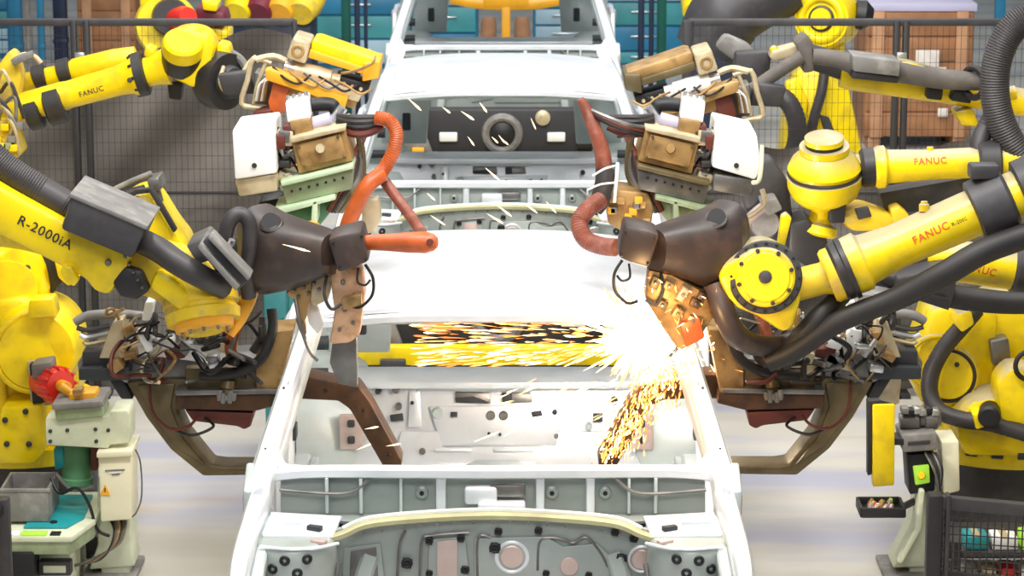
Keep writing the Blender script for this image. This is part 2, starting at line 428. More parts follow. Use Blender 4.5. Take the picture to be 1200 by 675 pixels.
        c = (s * .652, -.34)
        mb.lathe(L(c[0], c[1], .40), L(c[0], c[1], .882), [(0, .15), (.9, .146), (.96, .142), (.985, .134), (1, .12)], 40)
        mb.box(L(c[0] + s * .02, c[1] + .07, .905), (.10, .07, .035), bevel=.01, m='panel_steel'); mb.box(L(c[0] - s * .07, c[1] + .03, .898), (.05, .025, .02), Matrix.Rotation(.4 * s, 3, 'Z'), .004, m='hole_dark')
        mb.prism([L(s * .50, -.17, .90), L(s * .74, -.14, .905), L(s * .75, -.36, .893), L(s * .52, -.36, .888)], (0, 0, -.014), .005, m='panel_steel'); mb.tube([L(s * .50, -.40, .875), L(s * .57, -.46, .878), L(s * .66, -.478, .88), L(s * .75, -.45, .88)], .006, 6, m='panel_steel'); mb.tube([L(s * .50, -.38, .80), L(s * .51, -.42, .7), L(s * .51, -.42, .55)], .008, 6, m='steel_dark')
        mb.box(L(s * .70, -.62, .62), (.13, .6, .32), bevel=.04); mb.sweep([L(s * .40, -.27, .80), L(s * .43, -.30, .7), L(s * .45, -.32, .5)], .06, .05, up=(0, 1, 0))
        for k, (dx, z) in enumerate(((-.07, .845), (.02, .843), (.07, .812), (-.03, .80))):
            dx *= .8; y = c[1] - math.sqrt(.142 ** 2 - dx * dx) - .004
            mb.torus(L(c[0] + dx * s, y, z), (dx * s, -.14, 0), .012, .006, 20, 6, m='black')
        mb.box(L(c[0] - s * .09, c[1] - .07, .884), (.05, .03, .014), Matrix.Rotation(.5 * s, 3, 'Z'), .004, m='pink_steel')
        B(mb, 'strut_tower')
        mb = MB('panel_steel'); mb.sweep([L(s * .50, .2, .38), L(s * .50, -.4, .48), L(s * .50, -1.05, .50)], .10, .13); B(mb, 'front_rail')
    # cowl cross bar
    mb = MB('panel_steel')
    mb.sweep([L(-.745, .02, .985), L(-.6, .01, 1.0), L(-.3, -.01, 1.005), L(0, -.015, 1.005), L(.3, -.01, 1.005), L(.6, .01, 1.0), L(.745, .02, .985)], .06, .036)
    for s in (-1, 1): mb.prism([L(s * .765, -.0, 1.045), L(s * .735, .03, 1.08), L(s * .70, .02, 1.02), L(s * .55, .0, 1.015), L(s * .55, .0, .99), L(s * .765, -.0, .98)], (0, .02, 0), .004)
    B(mb, 'cowl_bar')
    # plenum behind the lip
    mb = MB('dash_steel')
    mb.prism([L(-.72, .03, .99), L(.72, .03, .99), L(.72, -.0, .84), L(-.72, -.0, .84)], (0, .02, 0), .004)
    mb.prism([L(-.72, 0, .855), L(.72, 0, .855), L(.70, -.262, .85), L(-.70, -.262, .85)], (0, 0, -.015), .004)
    for x, w in ((-.175, .035), (.16, .03), (-.445, .012), (-.31, .01), (.33, .03), (.46, .01), (.55, .012), (-.56, .012)):
        mb.box(L(x, -.005, .925), (w, .05, .125), bevel=.008, m='panel_steel' if w > .02 else 'panel_shade')
    mb.box(L(-.04, -.03, .93), (.11, .05, .06), bevel=.012, m='panel_steel'); mb.box(L(.03, -.05, .895), (.16, .06, .035), bevel=.01, m='panel_steel')
    mb.box(L(.05, -.025, .945), (.12, .03, .045), bevel=.01, m='steel_dark')
    for x in (-.24, -.03, .2, .38): mb.lathe(L(x, .0, .93), L(x, -.012, .93), [(0, .022), (.6, .02), (1, .012)], 20); mb.lathe(L(x, -.008, .93), L(x, -.016, .93), [(0, .008), (1, .008)], 12, m='black')
    for s in (-1, 1):
        mb.tube([L(s * .72, -.02, .945), L(s * .5, -.03, .935), L(s * .42, -.02, .98), L(s * .40, .0, .995)], .006, 6, m='steel_dark')
        mb.prism([L(s * .72, -.22, .90), L(s * .52, -.24, .895), L(s * .36, -.22, .875), L(s * .50, -.19, .865), L(s * .72, -.17, .87)], (0, .03, 0), .004, m='hole_dark')
    B(mb, 'cowl_plenum')
    # front lip with sealer
    mb = MB('sealer')
    lip = [L(-.55, -.345, .868), L(-.49, -.335, .885), L(-.40, -.315, .915), L(-.2, -.30, .930), L(0, -.295, .936), L(.2, -.30, .930), L(.40, -.315, .915), L(.49, -.335, .885), L(.55, -.345, .868)]
    mb.sweep(lip, .04, .02)
    mb.sweep([p + V((0, .025, .014)) for p in lip[1:-1]], .016, .012, m='panel_steel')
    for k in range(15):
        x = -.42 + .06 * k; mb.lathe(L(x, -.328, .925 - .22 * x * x), L(x, -.334, .925 - .22 * x * x), [(0, .005), (1, .005)], 8, m='steel_dark')
    B(mb, 'cowl_lip')
    # dash panel
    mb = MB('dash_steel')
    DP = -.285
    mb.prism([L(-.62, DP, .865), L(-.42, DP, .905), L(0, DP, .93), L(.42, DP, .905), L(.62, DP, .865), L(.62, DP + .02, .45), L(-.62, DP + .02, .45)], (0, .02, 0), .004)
    dp = lambda px, py: CAR0 + V((0, 0, 0)) if 0 else P(px, py, CD + DP)
    def disc(px, py, rpx, h, m, sx=1.):
        c = P(px, py, CD + DP); r = M(rpx, CD)
        mb.lathe(c + V((0, .012, 0)), c - V((0, h, 0)), [(0, r), (.7, r), (1, r * .85)], 28, m)
    def ring(px, py, rpx, w, m):
        mb.torus(P(px, py, CD + DP) - V((0, .002, 0)), (0, 1, 0), M(rpx, CD), M(w, CD), 28, 8, m)
    # embossed fields
    for q in ([(503, 632), (545, 628), (552, 690), (500, 700)], [(556, 630), (640, 628), (660, 640), (700, 636), (725, 660), (730, 700), (556, 700)]):
        mb.prism([P(x, y, CD + DP) for x, y in q], (0, -.008, 0), .006)
    mb.prism([P(x, y, CD + DP) for x, y in [(403, 642), (446, 636), (452, 690), (400, 690)]], (0, -.006, 0), .005)
    mb.prism([P(x, y, CD + DP - .007) for x, y in [(411, 646), (441, 641), (444, 690), (409, 690)]], (0, -.004, 0), .003, m='steel_dark')
    mb.prism([P(x, y, CD + DP - .009) for x, y in [(512, 634), (536, 632), (536, 690), (512, 690)]], (0, -.006, 0), .005, m='pink_steel')
    disc(600, 652, 15, .012, 'pink_steel'); ring(600, 652, 18, 3, 'panel_steel')
    disc(667, 663, 12, .012, 'pink_steel'); ring(667, 663, 13, 2, 'panel_steel')
    disc(752, 655, 13, .012, 'pink_steel'); ring(752, 655, 15, 2, 'panel_steel')
    disc(728, 676, 13, .012, 'pink_steel')
    for a in ([(630, 668), (632, 636), (645, 630), (662, 633), (672, 636), (688, 630), (704, 648), (712, 664)], [(492, 690), (494, 636), (505, 628), (550, 624)], [(560, 690), (560, 632), (575, 630)], [(465, 690), (468, 640), (475, 622)]):
        mb.tube([P(x, y, CD + DP - .006) for x, y in a], .005, 6, m='steel_dark')
    B(mb, 'dash_panel')
    for (x, y, r) in ((503, 634, 4.5), (540, 631, 4.5), (477, 660, 6.5), (545, 668, 5), (584, 623, 4.5), (631, 622, 4.5), (580, 642, 6.5), (721, 624, 4.5), (743, 631, 5), (728, 655, 6.5), (503, 672, 4), (640, 672, 4), (690, 674, 4)):
        m2 = MB('black'); c = P(x, y, CD + DP - .010); rr = M(r, CD)
        m2.torus(c, (0, 1, 0), rr * .72, rr * .34, 18, 8); m2.lathe(c + V((0, .01, 0)), c - V((0, .004, 0)), [(0, rr * .4), (1, rr * .3)], 12)
        for k in range(4):
            a = k * math.pi / 2 + .6; m2.box(c + V((math.cos(a) * rr * .9, 0, math.sin(a) * rr * .9)), (rr * .5, .008, rr * .5), bevel=.001)
        m2.build('grommet', R)
    # floor pan, tunnel, seat cross members
    mb = MB('panel_shade'); mb.box(L(0, 1.2, .345), (1.55, 3.0, .02), bevel=.004)
    mb.sweep([L(0, -.2, .45), L(0, .6, .42), L(0, 2.1, .38)], .26, .14)
    for y in (.75, 1.45): mb.box(L(0, y, .40), (1.45, .14, .10), bevel=.02, m='panel_steel')
    for s in (-1, 1):
        for y in (.3, .45, 1.1, 1.75): mb.box(L(s * .42, y, .36), (.5, .03, .015), bevel=.006)
    mb.box(L(0, 2.95, .40), (1.4, .85, .03), bevel=.01)
    B(mb, 'floor_pan')
    # rear bulkhead with its openings, ribs and shelf
    BD = CD + 2.25
    mb = MB('panel_steel')
    mb.prism([L(-.66, 2.25, .74), L(.66, 2.25, .74), L(.66, 2.15, .36), L(-.66, 2.15, .36)], (0, .02, 0), .004)
    mb.prism([L(-.70, 2.20, .765), L(-.45, 2.17, .765), L(0, 2.16, .765), L(.45, 2.17, .765), L(.70, 2.20, .765), L(.72, 2.44, .765), L(-.72, 2.44, .765)], (0, 0, -.03), .008)
    mb.prism([L(-.66, 2.19, .75), L(.66, 2.19, .75), L(.60, 2.20, .725), L(.20, 2.21, .725), L(.14, 2.21, .712), L(-.14, 2.21, .712), L(-.20, 2.21, .725), L(-.60, 2.20, .725)], (0, .03, 0), .006)
    bq = lambda px, py, o=0: P(px, py, BD - .05 * (py - 440) / 110 * 2 + .0 + o)
    def bp(q, t, m, bev=.004): mb.prism([bq(x, y, -.003) for x, y in q], (0, -t, 0), bev, m)
    for q in ([(533, 459), (574, 460), (575, 472), (534, 471)], [(588, 460), (622, 460), (624, 471), (589, 472)]): bp(q, .006, 'steel_dark', .003)
    for q in ([(533, 466), (555, 464), (575, 472), (534, 471)], [(588, 460), (600, 460), (600, 471), (589, 472)]): bp(q, .009, 'hole_dark', .002)
    for q in ([(480, 458), (492, 458), (494, 500), (478, 500)], [(470, 505), (720, 505), (735, 548), (460, 548)], [(503, 476), (660, 474), (652, 530), (520, 530)]): bp(q, .008, 'panel_steel', .006)
    for q in ([(510, 524), (552, 524), (552, 528), (510, 528)], [(578, 524), (625, 524), (625, 528), (578, 528)], [(495, 541), (555, 541), (555, 546), (495, 546)], [(578, 541), (628, 541), (628, 546), (578, 546)]): bp(q, .022, 'panel_steel', .004)
    for (x, y, r, m) in ((443, 459, 3.5, 'hole_dark'), (464, 457, 4.5, 'steel_dark'), (467, 477, 4, 'steel_dark'), (483, 472, 2.2, 'hole_dark'), (513, 484, 7, 'panel_shade'), (575, 487, 5.5, 'steel_dark'), (590, 487, 5.5, 'steel_dark'), (495, 529, 4, 'steel_dark'), (650, 483, 3, 'hole_dark'), (573, 508, 1.8, 'hole_dark'), (586, 509, 1.8, 'hole_dark'), (652, 511, 3, 'steel_dark'), (720, 470, 4, 'hole_dark'), (690, 500, 4, 'panel_shade')):
        c = bq(x, y, -.012); rr = M(r, BD); mb.lathe(c + V((0, .03, 0)), c - V((0, .012, 0)), [(0, rr), (.8, rr), (1, rr * .8)], 18, m)
    for q in ([(457, 486), (472, 484), (473, 492), (458, 493)], [(528, 482), (536, 482), (536, 488), (528, 488)], [(622, 482), (634, 480), (636, 486), (624, 488)], [(695, 484), (706, 484), (706, 493), (695, 493)]): bp(q, .016, 'hole_dark', .002)
    B(mb, 'rear_bulkhead')
    # backlight header
    mb = MB('panel_shade')
    mb.prism([L(-.60, 2.26, 1.335), L(.60, 2.26, 1.335), L(.62, 2.64, 1.12), L(-.62, 2.64, 1.12)], (0, .02, -.03), .008)
    for k in range(6): mb.box(L(-.42 + .17 * k, 2.44, 1.205), (.09, .07, .02), Matrix.Rotation(-.5, 3, 'X'), .008, m='panel_steel' if k % 2 else 'beige_metal')
    mb.sweep([L(-.62, 2.66, 1.08), L(0, 2.68, 1.10), L(.62, 2.66, 1.08)], .08, .035, m='panel_steel')
    B(mb, 'rear_window_frame')
    mb = MB('panel_steel'); mb.box(L(0, 3.33, .42), (1.5, .04, .16), bevel=.012); mb.box(L(0, 3.30, .49), (1.3, .09, .03), bevel=.01)
    B(mb, 'tail_panel')
    return R
def children(o): return [c for c in bpy.data.objects if c.parent == o]
def copy_tree(o, delta, parent=None):
    c = o.copy(); C.objects.link(c)
    if parent is not None: c.parent = parent
    else: c.location = o.location + delta
    for ch in children(o):
        copy_tree(ch, delta, c)
    return c
car = make_car()
SP = 5.45
car2 = copy_tree(car, V((0, SP, 0))); car2['label'] = 'bare steel car body directly behind the sparking one, dark rear window showing'
car3 = copy_tree(car, V((0, 2 * SP, 0))); car3['label'] = 'farthest bare steel car body, yellow jib showing through its windscreen'
# skids that carry the bodies
def make_skid():
    R = thing('conveyor_skid', V((CX, CD + 1.2, 0)), 'dark steel conveyor skid beneath the sparking car body', 'skid', 'conveyor skids under the car bodies')
    o = V((CX, CD + 1.2, 0))
    for s in (-1, 1):
        mb = MB('fence'); mb.box(o + V((s * .45, 0, .07)), (.12, 4.2, .14), bevel=.01); mb.build('runner', R)
    for y in (-1.1, .2, 1.1):
        mb = MB('mid_grey'); mb.box(o + V((0, y, .18)), (1.64, .10, .08), bevel=.01)
        for s in (-1, 1): mb.box(o + V((s * .78, y, .265)), (.09, .09, .10), bevel=.01)
        mb.build('cross_member', R)
    return R
skid = make_skid()
s2 = copy_tree(skid, V((0, SP, 0))); s2['label'] = 'dark steel conveyor skid beneath the second car body'
s3 = copy_tree(skid, V((0, 2 * SP, 0))); s3['label'] = 'dark steel conveyor skid beneath the farthest car body'
# ================================================================== robots
def pedestal(R, x, d, m='yellow'):
    """pedestal, turntable and upright lower arm of a robot standing at x, d"""
    o = V((x, d, 0))
    mb = MB(m); mb.box(o + V((0, 0, .05)), (.70, .70, .10), bevel=.015, m='mid_grey'); mb.lathe(o + V((0, 0, .10)), o + V((0, 0, .42)), [(0, .33), (.3, .30), (.8, .30), (1, .34)], 32)
    mb.bolts(o + V((0, 0, .10)), (0, 0, 1), .36, 8, .02, .03, 'steel_dark'); mb.build('base', R)
    return o
def servo(mb, a, b, r, m='black', cap='red'):
    a, b = V(a), V(b); L = (b - a).length
    mb.lathe(a, b, [(0, r), (.66, r), (.68, r * .8), (.72, r * .8), (.73, r * .92), (.97, r * .92), (1, r * .8)], 20, m)
def shoulder_arm(R, x, d, elbow, m='yellow'):
    """off-frame turret, lower arm and elbow that carry the visible forearm"""
    o = pedestal(R, x, d, m)
    mb = MB(m); mb.lathe(o + V((0, 0, .42)), o + V((0, 0, .60)), [(0, .36), (.5, .36), (1, .30)], 32); mb.box(o + V((0, .0, .78)), (.40, .50, .42), bevel=.06)
    mb.lathe(o + V((0, -.33, .90)), o + V((0, .33, .90)), [(0, .2), (.08, .24), (.92, .24), (1, .2)], 32); mb.build('turret', R)
    mb = MB(m); e = V(elbow); a = o + V((0, 0, .90))
    mb.sweep([a, a.lerp(e, .5), e], [.30, .22, .26], [.36, .26, .30], up=(0, 1, 0))
    mb.lathe(e + V((0, -.22, 0)), e + V((0, .22, 0)), [(0, .14), (.1, .17), (.9, .17), (1, .14)], 28); mb.build('lower_arm', R)
    mb = MB('dark_grey'); servo(mb, o + V((0, .33, .9)), o + V((0, .62, .9)), .11); mb.build('shoulder_motor', R)
    return o

# ---------------------------------------------------------------- near robot on the left (grey cable box)
def near_left():
    d = 9.6; g = G(d)
    R = thing('welding_robot', V((-2.75, d + .1, 0)), 'yellow robot arm with grey cable box over its black lettering', 'robot', 'yellow welding robots')
    shoulder_arm(R, -2.75, d + .1, P(-190, 180, d + .1))
    mb = MB('yellow', g)
    mb.poly([(-200, 110), (-30, 200), (14, 226), (80, 262), (158, 296), (149, 314), (128, 347), (110, 342), (101, 328), (0, 276), (-40, 262), (-200, 205)], d - .10, d + .12, .02)
    mb.poly([(74, 310), (84, 314), (92, 330), (86, 336), (76, 330), (70, 320)], d - .13, d - .08, .006)
    mb.bolts(g((127, 307), d - .10), (0, -1, 0), .0, 1, M(4, d), .015, 'steel_dark')
    mb.build('forearm', R)
    lettering(R, 'R-2000iA', g((20, 262), d - .102), g((82, 293), d - .102), 'dark_grey', shear=0)
    mb = MB('mid_grey', g)
    mb.poly([(84, 228), (172, 267), (155, 304), (71, 269)], d - .20, d + .13, .012)
    mb.poly([(82, 226), (174, 265), (171, 270), (80, 231)], d - .205, d + .14, .005, m='dust_grey')
    mb.build('cable_guide_box', R)
    mb = MB('hose_grey', g)
    mb.tpx([(-120, 70), (-60, 130), (-22, 172), (10, 200), (45, 222), (86, 246)], 18, 14, 8, ribs=26, rib=.018)
    mb.tpx([(156, 278, d - .06), (185, 292, d - .15), (208, 308, d - .19), (232, 322, d - .19), (262, 338, d - .1)], [15, 15, 14.5, 14, 13], 14, 8)
    mb.tpx([(262, 326, d - .06), (262, 292, d - .06), (268, 261, d - .06), (281, 251, d - .05), (292, 262, d - .05), (292, 290, d - .05), (288, 318, d - .02), (292, 348, d)], 9, 12, 8)
    mb.build('dress_pack_hose', R)
    mb = MB('mid_grey', g)
    mb.poly([(232, 288), (246, 277), (293, 327), (278, 341)], d - .22, d - .16, .006)
    mb.poly([(243, 279), (248, 276), (294, 325), (290, 329)], d - .26, d - .15, .004, m='dust_grey')
    mb.poly([(231, 290), (235, 285), (281, 336), (276, 341)], d - .26, d - .15, .004, m='dust_grey')
    mb.poly([(218, 288), (240, 278), (262, 300), (232, 310)], d - .16, d + .05, .006, m='steel_dark')
    mb.tube([g((250, 300), d - .14), g((268, 288), d - .1), g((272, 281), d - .1)], .012, 8, m='bare_steel')
    mb.build('hose_bracket', R)
    mb = MB('yellow', g)
    mb.poly([(146, 300), (160, 296), (168, 286), (190, 294), (215, 300), (238, 318), (252, 338), (256, 366), (238, 384), (206, 378), (182, 352), (160, 346), (138, 340)], d - .06, d + .14, .02, m='yellow_dusty')
    mb.poly([(182, 318), (206, 326), (226, 352), (214, 368), (190, 350), (174, 338)], d - .14, d - .05, .02, m='yellow')
    mb.poly([(130, 330), (146, 312), (166, 318), (176, 340), (160, 352), (140, 348)], d - .10, d + .05, .012, m='dark_grey')
    mb.tpx([(296, 335, d + .08), (290, 352, d + .06), (280, 372, d + .04), (268, 392, d + .02)], [9, 10, 10, 7], 12, 6, m='orange_yellow')  # orange light falling on this piece is put into its colour
    for k in range(5): mb.bolts(g((147 + 5 * k, 300 + 9 * k), d - .1), (0, -1, 0), 0, 1, M(2.2, d), .02, 'steel_dark')
    mb.build('wrist', R)
    # big flange ring looking towards the camera and down
    n = V((.16, -.38, -.91)).normalized(); c = g((236, 358), d - .02)
    mb = MB('yellow_dusty', g)
    mb.lathe(c - n * .10, c + n * .06, [(0, M(38, d)), (.2, M(44, d)), (.62, M(46, d)), (.66, M(42, d)), (.74, M(42, d)), (.78, M(45, d)), (1, M(43, d))], 40)
    mb.lathe(c + n * .06, c + n * .09, [(0, M(36, d)), (.8, M(34, d)), (1, M(31, d))], 36, m='orange_yellow'); mb.lathe(c + n * .09, c + n * .10, [(0, M(22, d)), (1, M(20, d))], 30, m='yellow_dusty')
    mb.bolts(c + n * .088, n, M(28, d), 10, M(2.2, d), .015, 'steel_dark')
    mb.build('wrist_flange', R)
    return R
near_left()

# ---------------------------------------------------------------- near robot on the right
def near_right():
    d = 9.6; g = G(d)
    R = thing('welding_robot', V((2.75, d + .1, 0)), 'yellow robot arm with red lettering and notched round wrist cover', 'robot', 'yellow welding robots')
    shoulder_arm(R, 2.75, d + .1, P(1400, 120, d + .1))
    a, b = g((996, 312)), g((1330, 168))
    L = (b - a).length; u = (b - a).normalized()
    def at(px): return a + u * (px / 3350 * d * 1.02)
    mb = MB('yellow_topdust', g)
    tt = lambda px: px / ((1330 - 996) / .918)
    mb.lathe(a, b, [(0, M(35, d)), (tt(16), M(36, d)), (tt(20), M(31, d)), (tt(34), M(29, d)), (tt(60), M(26.5, d)), (tt(150), M(28, d)), (tt(215), M(28, d)), (1, M(30, d))], 40)
    mb.build('forearm', R)
    cyl = (a, b, M(27.2, d))
    lettering(R, 'FANUC', g((1072, 286), d - .06), g((1113, 267), d - .06), 'red_text', cyl=cyl)
    lettering(R, 'R-2000iA', g((1116, 265), d - .06), g((1139, 255), d - .06), 'dark_grey', cyl=cyl)
    mb = MB('mid_grey', g)
    c1 = g((1160, 241)); mb.lathe(c1 - u * .06, c1 + u * .075, [(0, M(31, d)), (.05, M(37, d)), (.9, M(38, d)), (1, M(33, d))], 40)
    mb.box(c1 + V((-.03, -.02, .125)), (.10, .08, .05), bevel=.01)
    mb.build('arm_collar', R); mb = MB('mid_grey', g); c2 = g((1199, 222)); mb.lathe(c2 - u * .015, c2 + u * .06, [(0, M(30, d)), (.1, M(36, d)), (1, M(36, d))], 40); mb.build('arm_collar', R)
    mb = MB('yellow_topdust', g); mb.lathe(g((1083, 247), d - .01), g((1083, 236), d - .01), [(0, M(6, d)), (.7, M(6, d)), (.8, M(4, d)), (1, M(4, d))], 12); mb.build('breather_plug', R)
    mb = MB('dark_grey', g)
    mb.lathe(g((980, 320)), g((996, 313)), [(0, M(33, d)), (.2, M(36, d)), (.6, M(36, d)), (.7, M(38, d)), (1, M(38, d))], 40); mb.bolts(g((991, 315)), -u, M(33, d), 16, M(2.2, d), .03, 'black')
    mb.lathe(g((969, 325)), g((981, 320)), [(0, M(30, d)), (.3, M(33, d)), (1, M(33, d))], 36, m='yellow_dusty')
    mb.lathe(g((930, 335)), g((972, 324)), [(0, M(19, d)), (.8, M(19, d)), (1, M(22, d))], 28, m='yellow_dusty')
    mb.build('arm_flange', R)
    # wrist housing with notched cover, hose plate round it
    mb = MB('yellow_topdust', g)
    mb.poly([(842, 327), (852, 310), (880, 292), (900, 289), (925, 300), (940, 325), (938, 355), (930, 385), (918, 391), (890, 372), (864, 362), (853, 350)], d - .10, d + .12, .02)
    mb.poly([(918, 296), (911, 292), (916, 254), (922, 250), (928, 256)], d - .06, d - .01, .005)
    mb.build('wrist', R)
    n = V((-.10, -.95, .22)).normalized(); c = g((897, 325), d - .09)
    mb = MB('dark_grey', g); mb.lathe(c - n * .02, c + n * .02, [(0, M(43, d)), (.8, M(43, d)), (1, M(41, d))], 44, m='mid_grey'); mb.bolts(c + n * .015, n, M(39.5, d), 20, M(1.8, d), .012, 'black')
    mb.build('cover_ring', R)
    mb = MB('yellow_topdust', g); prof = []
    seg = 60; mb.lathe(c + n * .02, c + n * .05, [(0, M(35, d)), (.8, M(34.5, d)), (1, M(32, d))], 48); mb.lathe(c + n * .05, c + n * .056, [(0, M(29, d)), (1, M(28, d))], 40)
    mb.lathe(c + n * .055, c + n * .066, [(0, M(8, d)), (.8, M(7, d)), (1, M(5, d))], 20, m='mid_grey')
    mb.bolts(c + n * .048, n, M(31.5, d), 8, M(2.6, d), .012, 'dark_grey', ph=.3)
    mb.build('wrist_cover', R)
    mb = MB('rubber', g)
    mb.tpx([(1300, 240, d - .05), (1200, 277, d - .1), (1150, 296, d - .13), (1105, 322, d - .12), (1050, 350, d - .08), (985, 376, d - .05), (930, 412, d - .02), (900, 425, d)], [15, 15, 15, 15, 14, 13, 12, 11], 14, 8)
    mb.tpx([(1000, 330, d + .1), (960, 372, d - .02), (935, 400, d), (915, 425, d + .02)], 13, 12, 7)
    mb.tpx([(838, 335, d - .04), (848, 365, d - .08), (862, 392, d - .08), (885, 404, d - .03), (915, 404, d + .04), (940, 392, d + .1)], [14, 14, 14, 13, 12, 11], 14, 8, m='brown_cover')
    mb.build('dress_pack_hose', R)
    return R
near_right()

# ---------------------------------------------------------------- third robots: the lower left / lower right bases with their raised forearms
def base_left():
    d = 11.6; g = G(d)
    x = P(20, 500, d).x; R = thing('welding_robot', V((x, d + .22, 0)), 'yellow robot with red-capped shoulder motor beside the cream control box', 'robot', 'yellow welding robots')
    pedestal(R, x, d + .22, 'mid_grey')
    mb = MB('yellow', g)
    o = V((x, d + .22, 0))
    mb.lathe(o + V((0, 0, .40)), o + V((0, 0, .62)), [(0, .38), (.3, .40), (.35, .40), (.36, .36), (.7, .36), (1, .30)], 40)
    mb.bolts(o + V((0, 0, .47)), (0, 0, 1), .385, 24, .012, .02, 'steel_dark')
    mb.poly([(-60, 400), (2, 380), (8, 470), (52, 478), (50, 520), (-60, 530)], d - .05, d + .3, .02)
    mb.poly([(0, 478), (50, 474), (52, 530), (40, 545), (-5, 545)], d - .25, d + .1, .02)
    for (bx, by) in ((6, 492), (30, 482), (8, 520), (34, 520)): mb.bolts(g((bx, by), d - .25), (0, -1, 0), 0, 1, M(3.5, d), .012, 'hole_dark')
    mb.build('turret', R)
    # shoulder gearbox head with square motor seat
    n = V((.25, -.95, .12)).normalized(); c = g((38, 410), d - .05)
    mb = MB('yellow', g)
    mb.lathe(c - n * .02 + V((0, .35, 0)), c + n * .10, [(0, M(50, d)), (.3, M(54, d)), (.82, M(54, d)), (.9, M(52, d)), (1, M(45, d))], 44)
    mb.lathe(c + n * .10, c + n * .115, [(0, M(44, d)), (1, M(42, d))], 44)
    mb.torus(c + n * .10, n, M(46, d), .012, 44, 8)
    mb.poly([(34, 352), (62, 350), (66, 372), (32, 374)], d - .22, d - .1, .01)
    mb.poly([(-60, 360), (30, 348), (84, 390), (92, 430), (88, 470), (60, 490), (10, 484), (-60, 480)], d - .02, d + .34, .03)
    mb.build('shoulder', R)
    mb = MB('black', g); mb.poly([(32, 424), (60, 420), (66, 474), (36, 478)], d - .20, d - .165, .006, m='beige_metal'); mb.poly([(34, 427), (57, 424), (62, 470), (38, 474)], d - .24, d - .17, .006)
    mb.poly([(36, 428), (60, 424), (62, 440), (38, 446)], d - .32, d - .2, .008, m='dust_grey'); mb.build('motor_seat', R)
    q = V((.55, -.80, .1)).normalized(); cc = g((64, 450), d - .30)
    mb = MB('red', g); mb.lathe(cc - q * .12, cc + q * .06, [(0, M(17, d)), (.4, M(18, d)), (.42, M(20, d)), (.9, M(20, d)), (1, M(17, d))], 32)
    mb.bolts(cc + q * .0, q, M(20, d), 12, M(2.4, d), .06); mb.lathe(cc + q * .06, cc + q * .12, [(0, M(7, d)), (1, M(6, d))], 18, m='orange_yellow'); mb.build('motor', R)
    # upper lobe: lower arm root rising off frame
    mb = MB('yellow', g)
    mb.poly([(-90, 120), (-40, 190), (-2, 300), (20, 286), (40, 290), (52, 312), (58, 345), (40, 368), (-20, 376), (-90, 300)], d + .10, d + .36, .03)
    mb.lathe(g((10, 340), d + .02), g((10, 340), d + .12), [(0, M(34, d)), (.7, M(36, d)), (1, M(36, d))], 32)
    mb.bolts(g((32, 314), d + .1), (0, -1, 0), 0, 1, M(4, d), .012, 'hole_dark')
    mb.poly([(45, 290), (66, 296), (74, 330), (60, 346)], d + .15, d + .3, .01, m='dark_grey'); mb.poly([(62, 300), (84, 312), (92, 328), (80, 336), (68, 326)], d + .05, d + .2, .01)
    mb.build('lower_arm', R)
    # forearm with its dome rising behind the near arm
    mb = MB('yellow', g); d2 = 10.7; g.d = d2
    mb.tube([g((-70, 262), d + .2), g((20, 268), d2 + .4), g((90, 284), d2 + .1), g((150, 292), d2)], [.08, .08, .08, .08], 20, 8)
    mb.poly([(136, 244), (145, 234), (160, 228), (174, 230), (183, 240), (200, 268), (216, 288), (219, 302), (200, 300), (170, 285), (140, 270)], d2 - .12, d2 + .2, .03)
    mb.build('forearm', R)
    mb = MB('dark_grey', g); mb.poly([(173, 222), (178, 220), (207, 270), (203, 273)], d2 - .16, d2 - .12, .002); mb.poly([(130, 240), (160, 222), (178, 220), (176, 226), (160, 228), (134, 246)], d2 - .14, d2 - .11, .002)
    mb.poly([(190, 285), (240, 303), (296, 275), (302, 236), (330, 230), (334, 272), (302, 304), (250, 322), (195, 306)], d2 + .02, d2 + .16, .02, m='black')
    mb.build('wrist', R)
    mb = MB('steel_dark', g)
    mb.tpx([(105, 236), (130, 224), (155, 212), (178, 203)], 3.5, 10, 3, m='dust_grey'); mb.tpx([(110, 240), (140, 230), (170, 222)], 6, 10, 3, m='hose_grey')
    mb.poly([(172, 212), (186, 208), (190, 222), (176, 226)], d2 - .1, d2 + .05, .006); mb.tpx([(184, 222), (188, 236)], 4, 10, 2)
    mb.build('cable_bracket', R)
    return R
base_left()

